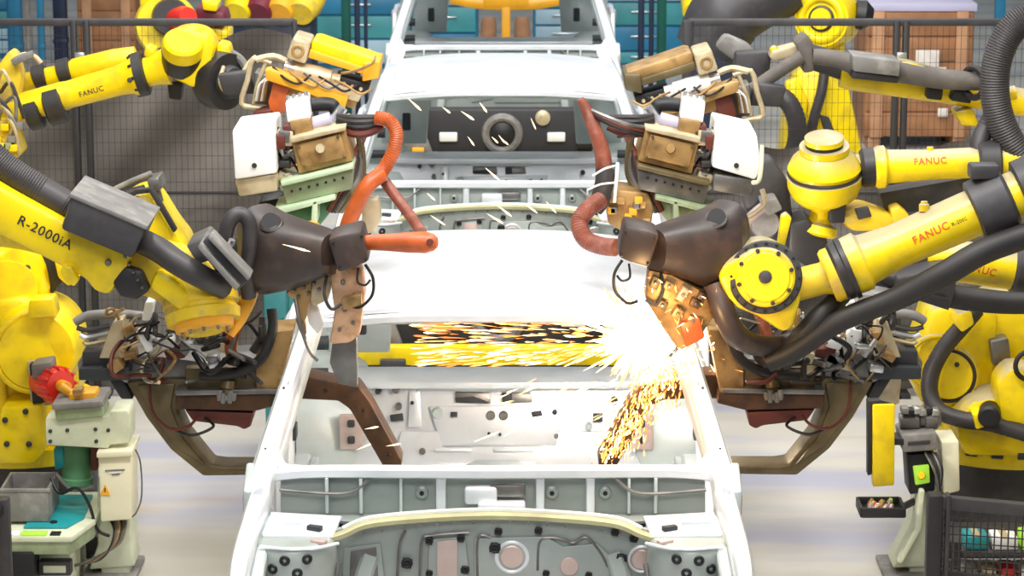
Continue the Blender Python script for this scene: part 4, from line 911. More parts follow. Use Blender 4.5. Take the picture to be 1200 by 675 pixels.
def transformer_gun(left):
    d = 10.6
    g = G(d) if left else G(d, 1161, 0)
    lab = 'transformer welding gun with green beam and orange hose, above the nozzle' if left else 'transformer welding gun with brick red hose, beside the ringed yellow wrist'
    R = thing('welding_gun', g((350, 200), d + .15), lab, 'welding gun', 'transformer welding guns')
    mb = MB('white_box', g)
    if left: mb.poly([(272, 152), (321, 146), (325, 203), (275, 211)], d - .2, d + .12, .01)
    else: mb.poly([(274, 157), (321, 146), (327, 196), (276, 211), (268, 198)], d - .2, d + .12, .01)
    mb.poly([(275, 211), (325, 203), (326, 224), (280, 231)], d - .18, d + .12, .01, m='beige_metal' if left else 'steel_dark')
    mb.lathe(g((298, 194), d - .2), g((298, 194), d - .206), [(0, M(3, d)), (1, M(3, d))], 12, m='black')
    mb.build('cabinet', R)
    rb = random.Random(3)
    for k in range(14):
        mb = MB(rb.choice(['black', 'steel_dark', 'bare_steel', 'rust_red', 'beige_metal', 'dark_grey']), g); x, y = rb.uniform(324, 340), rb.uniform(150, 214)
        mb.box(g((x, y), d - .04 - rb.uniform(0, .08)), (rb.uniform(.03, .06), .08, rb.uniform(.02, .06)), Matrix.Rotation(rb.uniform(-.5, .5), 3, 'Y'), .005); mb.build('connector', R)
    for k in range(6):
        x = rb.uniform(322, 332); cable(R, g, [(x, 150 + 9 * k, d - .06), (x + 6, 160 + 9 * k, d - .13), (x + 14, 158 + 9 * k, d - .13), (x + 20, 170 + 8 * k, d - .08)], 1.6, ['black', 'rust_red', 'bare_steel'][k % 3])
    mb = MB('tan_metal', g)
    mb.poly([(341, 164), (404, 150), (414, 189), (350, 205)], d - .16, d + .12, .01)
    mb.poly([(346, 170), (399, 157), (407, 184), (354, 197)], d - .185, d - .15, .006, m='tan_metal'); mb.lathe(g((375, 174), d - .18), g((375, 174), d - .2), [(0, M(6, d)), (1, M(5, d))], 18, m='beige_metal' if left else 'tan_metal')
    for (x, y) in ((350, 172), (396, 160), (404, 184), (357, 195)): mb.bolts(g((x, y), d - .185), (0, -1, 0), 0, 1, M(1.8, d), .012, 'olive_steel')
    mb.poly([(340, 162), (405, 148), (405, 153), (341, 168)], d - .2, d + .12, .004, m='beige_metal'); mb.build('transformer', R)
    mb = MB('green_plate', g)
    mb.poly([(328, 213), (414, 192), (415, 198), (330, 219)], d - .2, d + .14, .006, m='green_light' if left else 'olive_steel')
    mb.poly([(330, 218), (414, 198), (412, 222), (336, 240)], d - .16, d + .10, .006, m='green_plate' if left else 'steel_dark')
    for k in range(7): mb.bolts(g((342 + 10 * k, 224 - 2.6 * k), d - .16), (0, -1, 0), 0, 1, M(1.6, d), .01, 'hole_dark')
    mb.build('upper_beam', R)
    mb = MB('green_light' if left else 'green_plate', g)
    mb.poly([(320, 246), (392, 229), (394, 234), (326, 252)], d - .2, d + .06, .005); mb.poly([(366, 236), (372, 234), (372, 262), (364, 266)], d - .2, d + .06, .005); mb.poly([(326, 252), (394, 234), (390, 246), (372, 268), (338, 262)], d - .05, d + .06, .008, m='motor_green' if left else 'green_plate'); mb.build('lower_flange', R)
    mb = MB('white_box', g); mb.poly([(334, 120), (360, 114), (364, 139), (337, 144)], d - .12, d + .02, .006)
    for k in range(4): mb.lathe(g((338 + 7 * k, 118 - 1.6 * k), d - .06), g((337 + 7 * k, 112 - 1.6 * k), d - .06), [(0, M(2.6, d)), (1, M(2.2, d))], 10, m='bare_steel')
    mb.poly([(339, 142), (364, 138), (367, 156), (342, 162)], d - .13, d + .02, .008, m='tan_metal'); mb.build('valve_block', R)
    mb = MB('black', g); mb.tpx([(360, 124), (378, 122), (390, 124), (394, 134)], [8, 8.5, 8, 7], 14, 6); mb.lathe(g((364, 146), d - .06), g((388, 139), d - .06), [(0, M(8, d)), (1, M(8, d))], 20, m='lavender'); mb.lathe(g((388, 146), d - .04), g((402, 126), d - .04), [(0, M(7, d)), (1, M(6, d))], 16, m='bare_steel'); mb.build('pipe_fitting', R)
    for k, (m, r, dy) in enumerate((('hose_grey', 3.6, 0), ('black', 4, 6), ('rust_red', 5, 14), ('hose_grey', 3, -5))):
        cable(R, g, [(396, 138 + dy * .6, d - .08), (412, 142 + dy, d - .12), (430, 142 + dy, d - .12), (448, 140 + dy * .6, d - .1)], r, m)
    for k in range(4): cable(R, g, [(420 + 3 * k, 152, d - .02), (424 - 2 * k, 180, d + .0), (424 - 5 * k, 205, d - .02 * k), (412 - 5 * k, 228, d - .06), (398 - 4 * k, 248, d - .06)], 4.5, ['olive_steel', 'dust_grey', 'hose_grey', 'brick_hose'][k], name='hose', ribs=14)
    if left:
        cable(R, g, [(440, 138, d - .14), (455, 141, d - .15), (464, 155, d - .16), (462, 175, d - .16), (452, 195, d - .14), (444, 206, d - .14)], 8, 'orange_hose', name='hose', ribs=16)
        cable(R, g, [(447, 204, d - .16), (432, 216, d - .2), (420, 236, d - .2), (410, 258, d - .2), (405, 275, d - .18)], 9.5, 'orange_hose', name='hose')
        cable(R, g, [(446, 206, d - .1), (462, 228, d - .14), (480, 252, d - .2), (494, 272, d - .3)], 6.5, 'brick_hose', name='hose')
        mb = MB('tan_metal', g); mb.poly([(424, 240), (444, 232), (447, 258), (440, 272), (424, 276)], d - .1, d - .02, .01, m='beige_metal'); mb.build('terminal_plate', R)
        mb = MB('bare_steel', g); mb.torus(g((446, 204), d - .15), (.6, -.2, .7), M(9, d), M(1.8, d), 20, 6); mb.build('hose_clip', R)
        mb = MB('orange_yellow', g); mb.lathe(g((366, 268), d - .22), g((366, 268), d - .12), [(0, M(7, d)), (.3, M(10, d)), (1, M(10, d))], 18); mb.build('end_cap', R)
    else:
        g2 = G(d)
        cable(R, g2, [(680, 116, d - .12), (688, 130, d - .12), (698, 155, d - .14), (705, 180, d - .14), (708, 205, d - .14)], [4, 7, 8, 9, 9.5], 'brick_hose', name='hose') if False else None
        mb = MB('brick_hose', g2); mb.tpx([(680, 116, d - .12), (688, 130, d - .12), (698, 155, d - .14), (706, 180, d - .14), (708, 205, d - .14)], [4, 7, 8.5, 9.5, 10], 14, 8); mb.build('hose', R)
        mb = MB('hose_grey', g2); mb.tpx([(709, 198, d - .16), (708, 215, d - .17), (702, 236, d - .18), (696, 244, d - .18)], 11, 14, 8); mb.build('hose_sleeve', R)
        cable(R, g2, [(704, 234, d - .2), (688, 246, d - .26), (679, 262, d - .3), (686, 280, d - .34), (704, 288, d - .38), (722, 290, d - .42)], 10, 'brick_hose', name='hose', ribs=14)
        mb = MB('white_box', g2); mb.tpx([(695, 206, d - .3), (708, 198, d - .32), (722, 194, d - .3)], 1.3, 6, 5); mb.build('cable_tie', R)
        mb = MB('white_box', g2); mb.tpx([(690, 222, d - .3), (704, 216, d - .32), (722, 214, d - .3)], 1.3, 6, 5); mb.build('cable_tie', R)
        mb = MB('white_box', g2); mb.poly([(722, 192), (726, 192), (722, 238), (718, 238)], d - .2, d - .16, .003); mb.build('bracket', R)
        mb = MB('tan_metal', g2); mb.poly([(712, 236), (724, 222), (760, 226), (766, 244), (762, 270), (738, 276), (712, 262)], d - .14, d + .05, .01)
        for k in range(12): mb.box(g2((random.uniform(716, 758), random.uniform(230, 266)), d - .15), (.03, .03, .025), bevel=.004, m=random.choice(['orange_yellow', 'tan_metal', 'steel_dark']))
        mb.build('terminal_plate', R)
        for k in range(3): cable(R, g2, [(760, 150 + 5 * k, d - .12), (735, 146 + 4 * k, d - .16), (708, 136 + 3 * k, d - .16), (690, 128 + 2 * k, d - .12)], 2.6, ['steel_dark', 'rust_red', 'black'][k])
        cable(R, g2, [(893, 170, d - .2), (892, 196, d - .22), (889, 212, d - .22), (882, 214, d - .2)], 2.6, 'cream', name='pipe'); cable(R, g2, [(893, 222, d - .1), (896, 238, d - .1), (884, 250, d - .1), (870, 258, d - .1)], 3, 'beige_metal', name='pipe')
    return R
transformer_gun(True); transformer_gun(False)

def cone_gun(left):
    d = 9.62
    g = G(d) if left else G(d, 1157, -5)
    lab = 'black tapered cover with bright orange nozzle, beside the hose bracket' if left else 'black tapered cover with tan bracket, against the notched round wrist cover'
    R = thing('sealing_gun' if False else 'welding_gun', g((345, 300), d), lab, 'welding gun', 'black covered welding guns')
    mb = MB('brown_cover', g)
    secs = [((306, 288, d + .16), 50, 40), ((318, 296, d + .06), 49, 44), ((345, 298, d), 41, 38), ((374, 296, d - .04), 30, 28), ((392, 297, d - .06), 24, 23)]
    # superellipse sections: a moulded cover, squarish at the wide end
    vs, fs, seg = [], [], 36
    ax = (g(secs[-1][0]) - g(secs[0][0])).normalized(); up = (V((0, 0, 1)) - ax * ax.z).normalized(); sd = ax.cross(up)
    for (q, h, w) in secs:
        c = g(q)
        for i in range(seg):
            t = 2 * math.pi * i / seg; co, si = math.cos(t), math.sin(t); e = .72
            vs.append(c + up * M(h, d) * math.copysign(abs(si) ** e, si) + sd * M(w, d) * math.copysign(abs(co) ** e, co))
    for j in range(len(secs) - 1):
        for i in range(seg): fs.append((j * seg + i, j * seg + (i + 1) % seg, (j + 1) * seg + (i + 1) % seg, (j + 1) * seg + i))
    fs.append(tuple(range(seg))); fs.append(tuple(range((len(secs) - 1) * seg, len(secs) * seg)))
    mb.raw(vs, fs)
    mb.torus(g((318, 262), d - .03), (-.15, -.6, .75), M(12, d), M(2.4, d), 28, 8); mb.lathe(g((318, 264), d + .02), g((317, 260), d - .04), [(0, M(10, d)), (1, M(11, d))], 24, m='black')
    mb.build('tapered_cover', R)
    mb = MB('brown_cover', g); mb.poly([(384, 281), (396, 276), (424, 270), (433, 306), (420, 312), (396, 320)], d - .16, d + .04, .012)
    for k in range(4): mb.bolts(g(((390, 284), (424, 276), (429, 304), (398, 314))[k], d - .16), (0, -1, 0), 0, 1, M(1.6, d), .008, 'black')
    mb.build('neck_block', R)
    if left:
        mb = MB('orange_hose', g)
        a, b = g((428, 284), d - .1), g((512, 284), d - .16); mb.lathe(a, b, [(0, M(8, d)), (.05, M(9, d)), (.3, M(10, d)), (.6, M(12, d)), (.85, M(12.5, d)), (.95, M(10, d)), (1, M(6, d))], 28); mb.build('nozzle', R)
        c = g((507, 286), d - .28); mb = MB('rust_red', g); mb.lathe(g((504, 284), d - .19), g((504, 284), d - .205), [(0, M(4.5, d)), (1, M(4, d))], 16); mb.build('nozzle_port', R)
    mb = MB('tan_metal' if not left else 'beige_metal', g)
    if not left: g.msum, g.dx, g.dy = None, 0, 0
    mb.poly([(386, 318), (402, 312), (424, 316), (428, 345), (422, 392), (410, 402), (386, 404), (392, 366)] if left else [(760, 316), (788, 322), (828, 344), (836, 372), (818, 398), (796, 412), (776, 384), (756, 350)], d - .06, d + .05, .01, m='scorched' if left else 'tan_metal')
    for (x, y, r) in () if not left else ((402, 330, 3), (415, 345, 2.5), (404, 362, 3.5), (414, 378, 2.5), (398, 386, 2.4)): mb.bolts(g((x, y), d - .06), (0, -1, 0), 0, 1, M(r, d), .012, 'steel_dark')
    if left: mb.poly([(400, 350), (424, 344), (424, 358), (402, 364)], d - .1, d - .04, .006, m='tan_metal')
    else:
        for k, (x, y, w, h) in enumerate(((768, 332, 10, 14), (784, 336, 12, 9), (800, 346, 9, 16), (815, 356, 12, 10), (776, 358, 12, 10), (794, 368, 10, 12), (812, 376, 12, 8), (822, 348, 7, 8))):
            t = .4 + .1 * (k % 3); q = [(x + (dx * math.cos(t) - dy * math.sin(t)), y + (dx * math.sin(t) + dy * math.cos(t))) for dx, dy in ((-w / 2, -h / 2), (w / 2, -h / 2), (w / 2, h / 2), (-w / 2, h / 2))]
            mb.poly(q, d - .09 - .01 * (k % 3), d - .05, .003, m=['olive_steel', 'tan_metal', 'scorched', 'copper_arm'][k % 4])
            mb.bolts(g((x, y), d - .10 - .01 * (k % 3)), (0, -1, 0), 0, 1, M(2, d), .008, 'steel_dark')
        mb.poly([(796, 380), (820, 372), (826, 396), (804, 408)], d - .1, d - .03, .008, m='orange_hose')
    mb.build('bracket', R)
    if not left: g.msum, g.dy = 1157, -5
    mb = MB('tan_metal', g); mb.poly([(334, 345), (350, 326), (366, 322), (364, 350), (358, 376), (348, 376), (346, 352)], d + .0, d + .08, .008); mb.poly([(354, 330), (386, 316), (390, 330), (384, 352), (366, 360)], d + .02, d + .08, .008, m='beige_metal')
    for k in range(6): mb.bolts(g((344 + 6 * k, 340 - 2 * k + (k % 2) * 9), d - .0), (0, -1, 0), 0, 1, M(2.4, d), .014, 'steel_dark')
    mb.lathe(g((352, 372), d + .04), g((356, 392), d + .04), [(0, M(6, d)), (.5, M(5, d)), (1, M(3, d))], 16, m='tan_metal'); mb.build('lower_bracket', R)
    if left: mb = MB('olive_steel', g); mb.poly([(390, 396), (418, 384), (419, 454), (396, 450), (386, 425)], d + .08, d + .14, .006, m='steel_dark'); mb.build('rear_plate', R)
    mb = MB('white_box', g); mb.poly([(356, 356), (370, 352), (380, 380), (372, 392), (362, 380)], d + .08, d + .12, .006); mb.build('shim_plate', R)
    cable(R, g, [(428, 310, d - .1), (437, 326, d - .12), (436, 346, d - .12), (422, 360, d - .1), (410, 358, d - .08)], 1.8, 'black'); cable(R, g, [(420, 314, d - .1), (419, 330, d - .12), (428, 334, d - .13), (434, 328, d - .12)], 1.4, 'black'); cable(R, g, [(384, 320, d - .04), (380, 344, d - .1), (388, 362, d - .1), (400, 356, d - .09)], 2, 'hose_grey'); cable(R, g, [(346, 350, d - .02), (352, 380, d - .04), (362, 410, d - .02), (372, 422, d)], 2.4, 'steel_dark')
    return R
cone_gun(True); cone_gun(False)

def c_gun(left):
    d = 10.0
    g = G(d) if left else G(d, 1172, -1)
    rnd = random.Random(5 if left else 9)
    lab = 'brown jawed welding gun clear of sparks, under the grey cable box arm' if left else 'brown jawed welding gun whose inner arm is covered in falling sparks'
    R = thing('welding_gun', g((250, 450), d + .1), lab, 'welding gun', 'jawed welding guns')
    mb = MB('olive_steel', g)
    mb.poly([(148, 448), (216, 444), (232, 452), (210, 466), (208, 482), (220, 510), (248, 545), (262, 547), (318, 547), (318, 557), (238, 558), (200, 527), (172, 490)], d - .06, d + .08, .008)
    mb.poly([(160, 452), (205, 450), (200, 478), (214, 514), (240, 546), (206, 524), (180, 490)], d - .075, d - .05, .006, m='olive_steel'); mb.build('outer_jaw', R)
    mb = MB('copper_arm', g)
    mb.poly([(300, 440), (357, 440), (400, 449), (420, 452), (434, 472), (471, 540), (470, 550), (452, 552), (410, 480), (396, 470), (352, 468), (300, 470)], d - .05, d + .08, .008)
    for (x, y) in ((382, 457), (426, 480), (456, 533)): mb.bolts(g((x, y), d - .05), (0, -1, 0), 0, 1, M(2, d), .01, 'black')
    mb.lathe(g((461, 546), d + .02), g((463, 562), d + .02), [(0, M(8, d)), (.5, M(7, d)), (1, M(4, d))], 16); mb.build('inner_jaw', R)
    mb = MB('rust_red', g); mb.poly([(206, 462), (330, 460), (332, 474), (300, 482), (206, 480)], d - .12, d + .1, .008, m='copper_arm'); mb.poly([(205, 458), (325, 456), (325, 462), (206, 464)], d - .14, d + .1, .004, m='steel_dark'); mb.poly([(216, 480), (297, 484), (294, 500), (286, 504), (278, 500), (226, 494)], d - .1, d + .1, .008); mb.build('jaw_beam', R)
    mb = MB('olive_steel', g)
    mb.poly([(90, 425), (118, 404), (160, 414), (240, 424), (310, 420), (330, 440), (322, 462), (205, 460), (150, 450), (92, 440)], d - .04, d + .2, .01, m='steel_dark')
    mb.poly([(300, 410), (318, 388), (344, 386), (336, 420), (328, 462), (300, 458)], d - .12, d + .06, .008, m='tan_metal'); mb.poly([(92, 432), (152, 430), (152, 446), (92, 446)], d - .1, d + .1, .006, m='hole_dark'); mb.poly([(216, 432), (330, 428), (330, 456), (218, 458)], d - .1, d, .008, m='olive_steel'); mb.build('gun_body', R)
    mb = MB('white_box', g); mb.poly([(132, 378), (144, 374), (147, 420), (116, 420)], d - .1, d + .04, .005, m='beige_metal'); mb.build('valve_plate', R)
    mb = MB('white_box', g); mb.poly([(158, 390), (176, 386), (180, 410), (172, 414)], d - .16, d - .08, .006, m='white_box'); mb.poly([(180, 400), (202, 396), (204, 408), (188, 412)], d - .16, d - .08, .006, m='white_box'); mb.poly([(170, 354), (180, 354), (176, 376), (166, 376)], d - .2, d - .1, .005, m='white_box'); mb.build('sensor_box', R)
    mb = MB('rust_red', g); mb.poly([(190, 408), (215, 410), (218, 420), (196, 424)], d - .14, d - .04, .01); mb.build('terminal_lug', R)
    mb = MB('dust_grey', g); mb.tpx([(88, 378), (104, 370), (140, 368), (168, 370)], [5, 6, 6, 5], 12, 4); mb.build('air_pipe', R)
    for k, (y, r) in enumerate(((384, 3), (392, 4), (400, 3))): cable(R, g, [(90 + 4 * k, y), (104, y + 3), (128, y - 2)], r, ['mid_grey', 'bare_steel', 'beige_metal'][k], name='air_pipe')
    mb = MB('mid_grey', g); mb.poly([(96, 412), (150, 410), (150, 432), (96, 434)], d - .06, d + .1, .008); mb.poly([(124, 440), (142, 440), (156, 468), (142, 468)], d - .04, d + .04, .006, m='fence'); mb.build('mount_beam', R)
    mb = MB('bare_steel', g); mb.lathe(g((268, 446), d - .12), g((264, 470), d - .14), [(0, M(8, d)), (.4, M(9, d)), (.45, M(6, d)), (.7, M(6, d)), (.75, M(8, d)), (1, M(6, d))], 18, m='olive_steel')
    for k in range(5): mb.lathe(g((258 + 4 * k, 458 + 3 * (k % 3)), d - .16), g((257 + 4 * k, 470 + 3 * (k % 2)), d - .17), [(0, M(3.4, d)), (.6, M(3.6, d)), (1, M(2.4, d))], 10, m='dust_grey')
    mb.build('pipe_fitting', R)
    cols = ['black', 'rubber', 'dark_grey', 'hose_grey', 'steel_dark', 'tan_metal', 'black', 'bare_steel', 'rust_red']
    for k in range(26):
        x, y = rnd.uniform(132, 285), rnd.uniform(368, 430); pts = [(x, y, d - .08)]
        for j in range(4):
            x += rnd.uniform(-24, 30); y += rnd.uniform(-22, 26); pts.append((min(max(x, 126), 305), min(max(y, 362), 448), d - rnd.uniform(.10, .24)))
        cable(R, g, pts, rnd.choice([1.2, 1.6, 2, 2.6, 3.4]), cols[k % len(cols)])
    for k in range(12):
        mb = MB(rnd.choice(['steel_dark', 'tan_metal', 'beige_metal', 'mid_grey', 'bare_steel']), g); x, y = rnd.uniform(130, 300), rnd.uniform(385, 432)
        mb.box(g((x, y), d - .1), (rnd.uniform(.03, .07), .08, rnd.uniform(.02, .05)), Matrix.Rotation(rnd.uniform(-.6, .6), 3, 'Y'), .005); mb.build('connector', R)
    cable(R, g, [(318, 362, d - .14), (319, 388, d - .16), (304, 422, d - .18), (272, 438, d - .16), (236, 440, d - .12)], 6, 'rubber', name='hose'); cable(R, g, [(308, 372, d - .1), (306, 395, d - .12), (296, 412, d - .12)], 5, 'hose_grey', name='hose')
    cable(R, g, [(175, 440, d - .1), (178, 480, d - .14), (198, 502, d - .16), (220, 500, d - .16), (232, 488, d - .12)], 1.8, 'rust_red'); cable(R, g, [(202, 502, d - .14), (225, 510, d - .16), (250, 500, d - .14), (240, 490, d - .1)], 1.8, 'black'); cable(R, g, [(285, 362, d - .1), (276, 384, d - .14), (270, 410, d - .14), (280, 424, d - .1)], 7, 'orange_hose' if left else 'brick_hose', name='hose')
    if not left:
        mb = MB('beige_metal', g); mb.poly([(112, 402), (140, 392), (142, 470), (118, 476)], d + .1, d + .3, .01); mb.build('side_cover', R)
        mb = MB('mid_grey', g); mb.poly([(118, 350), (165, 345), (180, 385), (140, 404), (118, 400)], d + .02, d + .2, .01, m='dust_grey'); mb.build('gear_housing', R)
    return R
c_gun(True); c_gun(False)
# ================================================================== stands, fences, background things
def mesh_grid(mb, a, b, z0, z1, y, step, r=.003):
    n = int((b - a) / step)
    for k in range(n + 1): x = a + (b - a) * k / n; mb.box((x, y, (z0 + z1) / 2), (2 * r, 2 * r, z1 - z0), bevel=0)
    n = max(1, int((z1 - z0) / (step * 2.2)))
    for k in range(n + 1): z = z0 + (z1 - z0) * k / n; mb.box(((a + b) / 2, y, z), (b - a, 2 * r, 2 * r), bevel=0)
def back_fence(left):
    d = 14.2; zt = P(600, 26, d).z
    if left: xa, xb = P(-120, 26, d).x, P(345, 26, d).x; posts = [P(86, 26, d).x, P(101, 26, d).x, xb, xa]; lab = 'dark mesh fence carrying the draped tarp, behind the twin-tube arm'
    else: xa, xb = P(806, 26, d).x, P(1320, 26, d).x; posts = [P(1051, 26, d).x, P(1062, 26, d).x, xa, xb]; lab = 'dark mesh fence before the crate and ringed yellow robot'
    R = thing('safety_fence', ((xa + xb) / 2, d, 0), lab, 'fence', 'safety fences round the cell')
    for k, x in enumerate(posts):
        mb = MB('fence'); w = .03 if k < 2 else (.022 if left else .05); mb.box((x, d, zt / 2), (w, .06, zt + .02), bevel=.005); mb.box((x, d, .01), (.14, .14, .02), bevel=.003); mb.build('post', R)
    xm = (posts[0] + posts[1]) / 2; mb = MB('bare_steel'); mb.box((xm, d - .04, P(600, 66, d).z), (.05, .03, .05), bevel=.005); mb.build('clamp', R)
    mb = MB('mid_grey'); mb.bar((xa, d, zt), (xb, d, zt), .04, .035, bevel=.005); mb.build('rail', R)
    mb = MB('fence'); mb.bar((xa, d, .1), (xb, d, .1), .04, .035, bevel=.005); mb.build('rail', R)
    mb = MB('fence'); zm = P(600, 226, d).z; mb.bar((xa, d, zm), (xb, d, zm), .02, .014, bevel=.003); mb.build('rail', R)
    mb = MB('fence'); mesh_grid(mb, xa, xb, .1, zt, d, .03, .0009); mb.build('wire_mesh', R)
    # cloth hung on it
    zt2 = P(600, 80 if left else 182, d).z; z0 = .004; xs, xe = (xa, xb) if left else (P(815, 26, d).x, xb)
    mb = MB('tarp'); vs, fs = [], []; nx, nz = 90, 30
    for lay in (0, 1):
        for j in range(nz + 1):
            for i in range(nx + 1):
                u, v = i / nx, j / nz; x = xs + (xe - xs) * u
                z = z0 + (zt2 - z0) * v + (.03 * math.sin(u * 23) + .04 * math.sin(u * 9 + 1)) * v - (.25 * max(0, u - .75) if left else 0) * 0
                if left: z += .16 * max(0., (u - .55)) / .45 * v
                f = .012 * math.sin(u * 38 + 2.2 * v) * (1 - .6 * v) + .09 * math.sin(9 * u - 8 * v + 1) + .05 * math.sin(17 * u - 18 * v + 2)
                vs.append((x, d + .22 + f + .008 * lay, z))
    o = (nx + 1) * (nz + 1)
    for j in range(nz):
        for i in range(nx):
            a = j * (nx + 1) + i; q = (a, a + 1, a + nx + 2, a + nx + 1); fs.append(q); fs.append(tuple(k + o for k in q[::-1]))
    mb.raw(vs, fs); t = mb.build('tarp', None, ((xs + xe) / 2, d + .16, z0))
    tag(t, 'dark grey tarp hung on the fence behind the twin-tube arm' if left else 'dark grey tarp hung on the fence below the crate', 'tarp', 'tarps on the fences')
back_fence(True); back_fence(False)

def corner_fence():
    d = 10.3; g = G(d)
    z1 = P(1100, 578, d).z; xa = P(1094, 578, d).x; xb = xa + .65
    R = thing('safety_fence', (xa, d, 0), 'low dark mesh fence with grey rail beside the pale green pedestal', 'fence', 'safety fences round the cell')
    mb = MB('fence'); mb.box((xa + .005, d, z1 / 2), (.055, .07, z1), bevel=.008); mb.box((xa + .052, d - .01, z1 / 2), (.016, .06, z1), bevel=.003, m='mid_grey'); mb.box((xa, d, .01), (.16, .16, .02), bevel=.003); mb.build('post', R)
    mb = MB('fence'); mb.box((xb, d - .15, z1 / 2), (.05, .05, z1), bevel=.008); mb.build('post', R)
    mb = MB('mid_grey'); mb.bar((xa, d, z1 - .03), (xb, d - .15, z1 - .05), .04, .05, bevel=.006); mb.build('rail', R)
    mb = MB('fence'); mb.bar((xa, d, .32), (xb, d - .15, .30), .03, .035, bevel=.006); mb.build('rail', R)
    mb = MB('fence'); n = 26
    for k in range(1, n):
        t = k / n; mb.box((xa + (xb - xa) * t, d - .15 * t, z1 / 2), (.005, .005, z1 - .06), bevel=0)
    for k in range(16): z = .06 + k * .032; mb.bar((xa, d, z), (xb, d - .15, z), .004, .004, bevel=0)
    mb.build('wire_mesh', R)
    # shelf of small parts behind the mesh
    dd = 10.75; gg = G(dd); S = thing('parts_shelf', (P(1165, 640, dd).x, dd, 0), 'dark shelf of white and teal cartons behind the low mesh fence', 'shelf')
    x0, x1 = P(1118, 620, dd).x, P(1230, 620, dd).x
    for z in (.03, .12, .28): mb = MB('mid_grey'); mb.box(((x0 + x1) / 2, dd + .1, z), (x1 - x0, .4, .02), bevel=.004); mb.build('shelf_board', S)
    for x in (x0, x1):
        for y in (dd - .09, dd + .29): mb = MB('fence'); mb.box((x, y, .165), (.03, .03, .33), bevel=.004); mb.build('leg', S)
    for k, (x, w, h, m, lab) in enumerate(((.06, .09, .055, 'teal', 'small teal carton at the end of the mesh fenced shelf'), (.17, .1, .05, 'white_box', 'small white carton on the shelf behind the mesh fence'), (.26, .05, .06, 'lime', 'lime green carton among the white ones behind the mesh fence'), (.33, .06, .09, 'black', 'black carton on the shelf behind the mesh fence'))):
        mb = MB(m); c = (x0 + x + .02, dd - .02, .2905 + h / 2); mb.box(c, (w, .12, h), bevel=.006); mb.box((c[0], c[1], .2905 + h), (w * .3, .12, .003), bevel=0, m='beige_metal'); b = mb.build('carton', None, (c[0], c[1], .29)); tag(b, lab, 'carton', 'cartons on the shelf')
    for k in range(5):
        mb = MB(['dust_grey', 'beige_metal', 'red', 'white_box', 'steel_dark'][k]); c = (x0 + .06 + .075 * k, dd + .0, .1305 + .04); mb.box(c, (.055, .12, .08), bevel=.006); mb.box((c[0], c[1] - .061, c[2]), (.03, .004, .03), bevel=0, m='hole_dark'); b = mb.build('carton', None, (c[0], c[1], .13))
        tag(b, ['grey carton on the lower shelf next to the fence post', 'beige carton on the lower shelf behind the mesh', 'red carton on the lower shelf behind the mesh', 'white carton on the lower shelf behind the mesh', 'dark steel carton on the lower shelf behind the mesh'][k], 'carton', 'cartons on the shelf')
    # lower left corner
    d = 10.2; x = P(3, 590, d).x; z1 = P(3, 583, d).z
    R = thing('safety_fence', (x, d, 0), 'dark fence end post in front of the teal machine table', 'fence', 'safety fences round the cell')
    mb = MB('mid_grey'); mb.box((x, d, z1 / 2), (.05, .06, z1), bevel=.008); mb.box((x, d, .01), (.15, .15, .02), bevel=.003); mb.build('post', R)
    mb = MB('fence'); mb.box((x - .2, d - .45, z1 / 2), (.05, .06, z1), bevel=.008); mb.build('post', R)
    mb = MB('fence'); mb.bar((x, d, z1 - .04), (x - .2, d - .45, z1 - .04), .04, .04); mb.build('rail', R)
corner_fence()

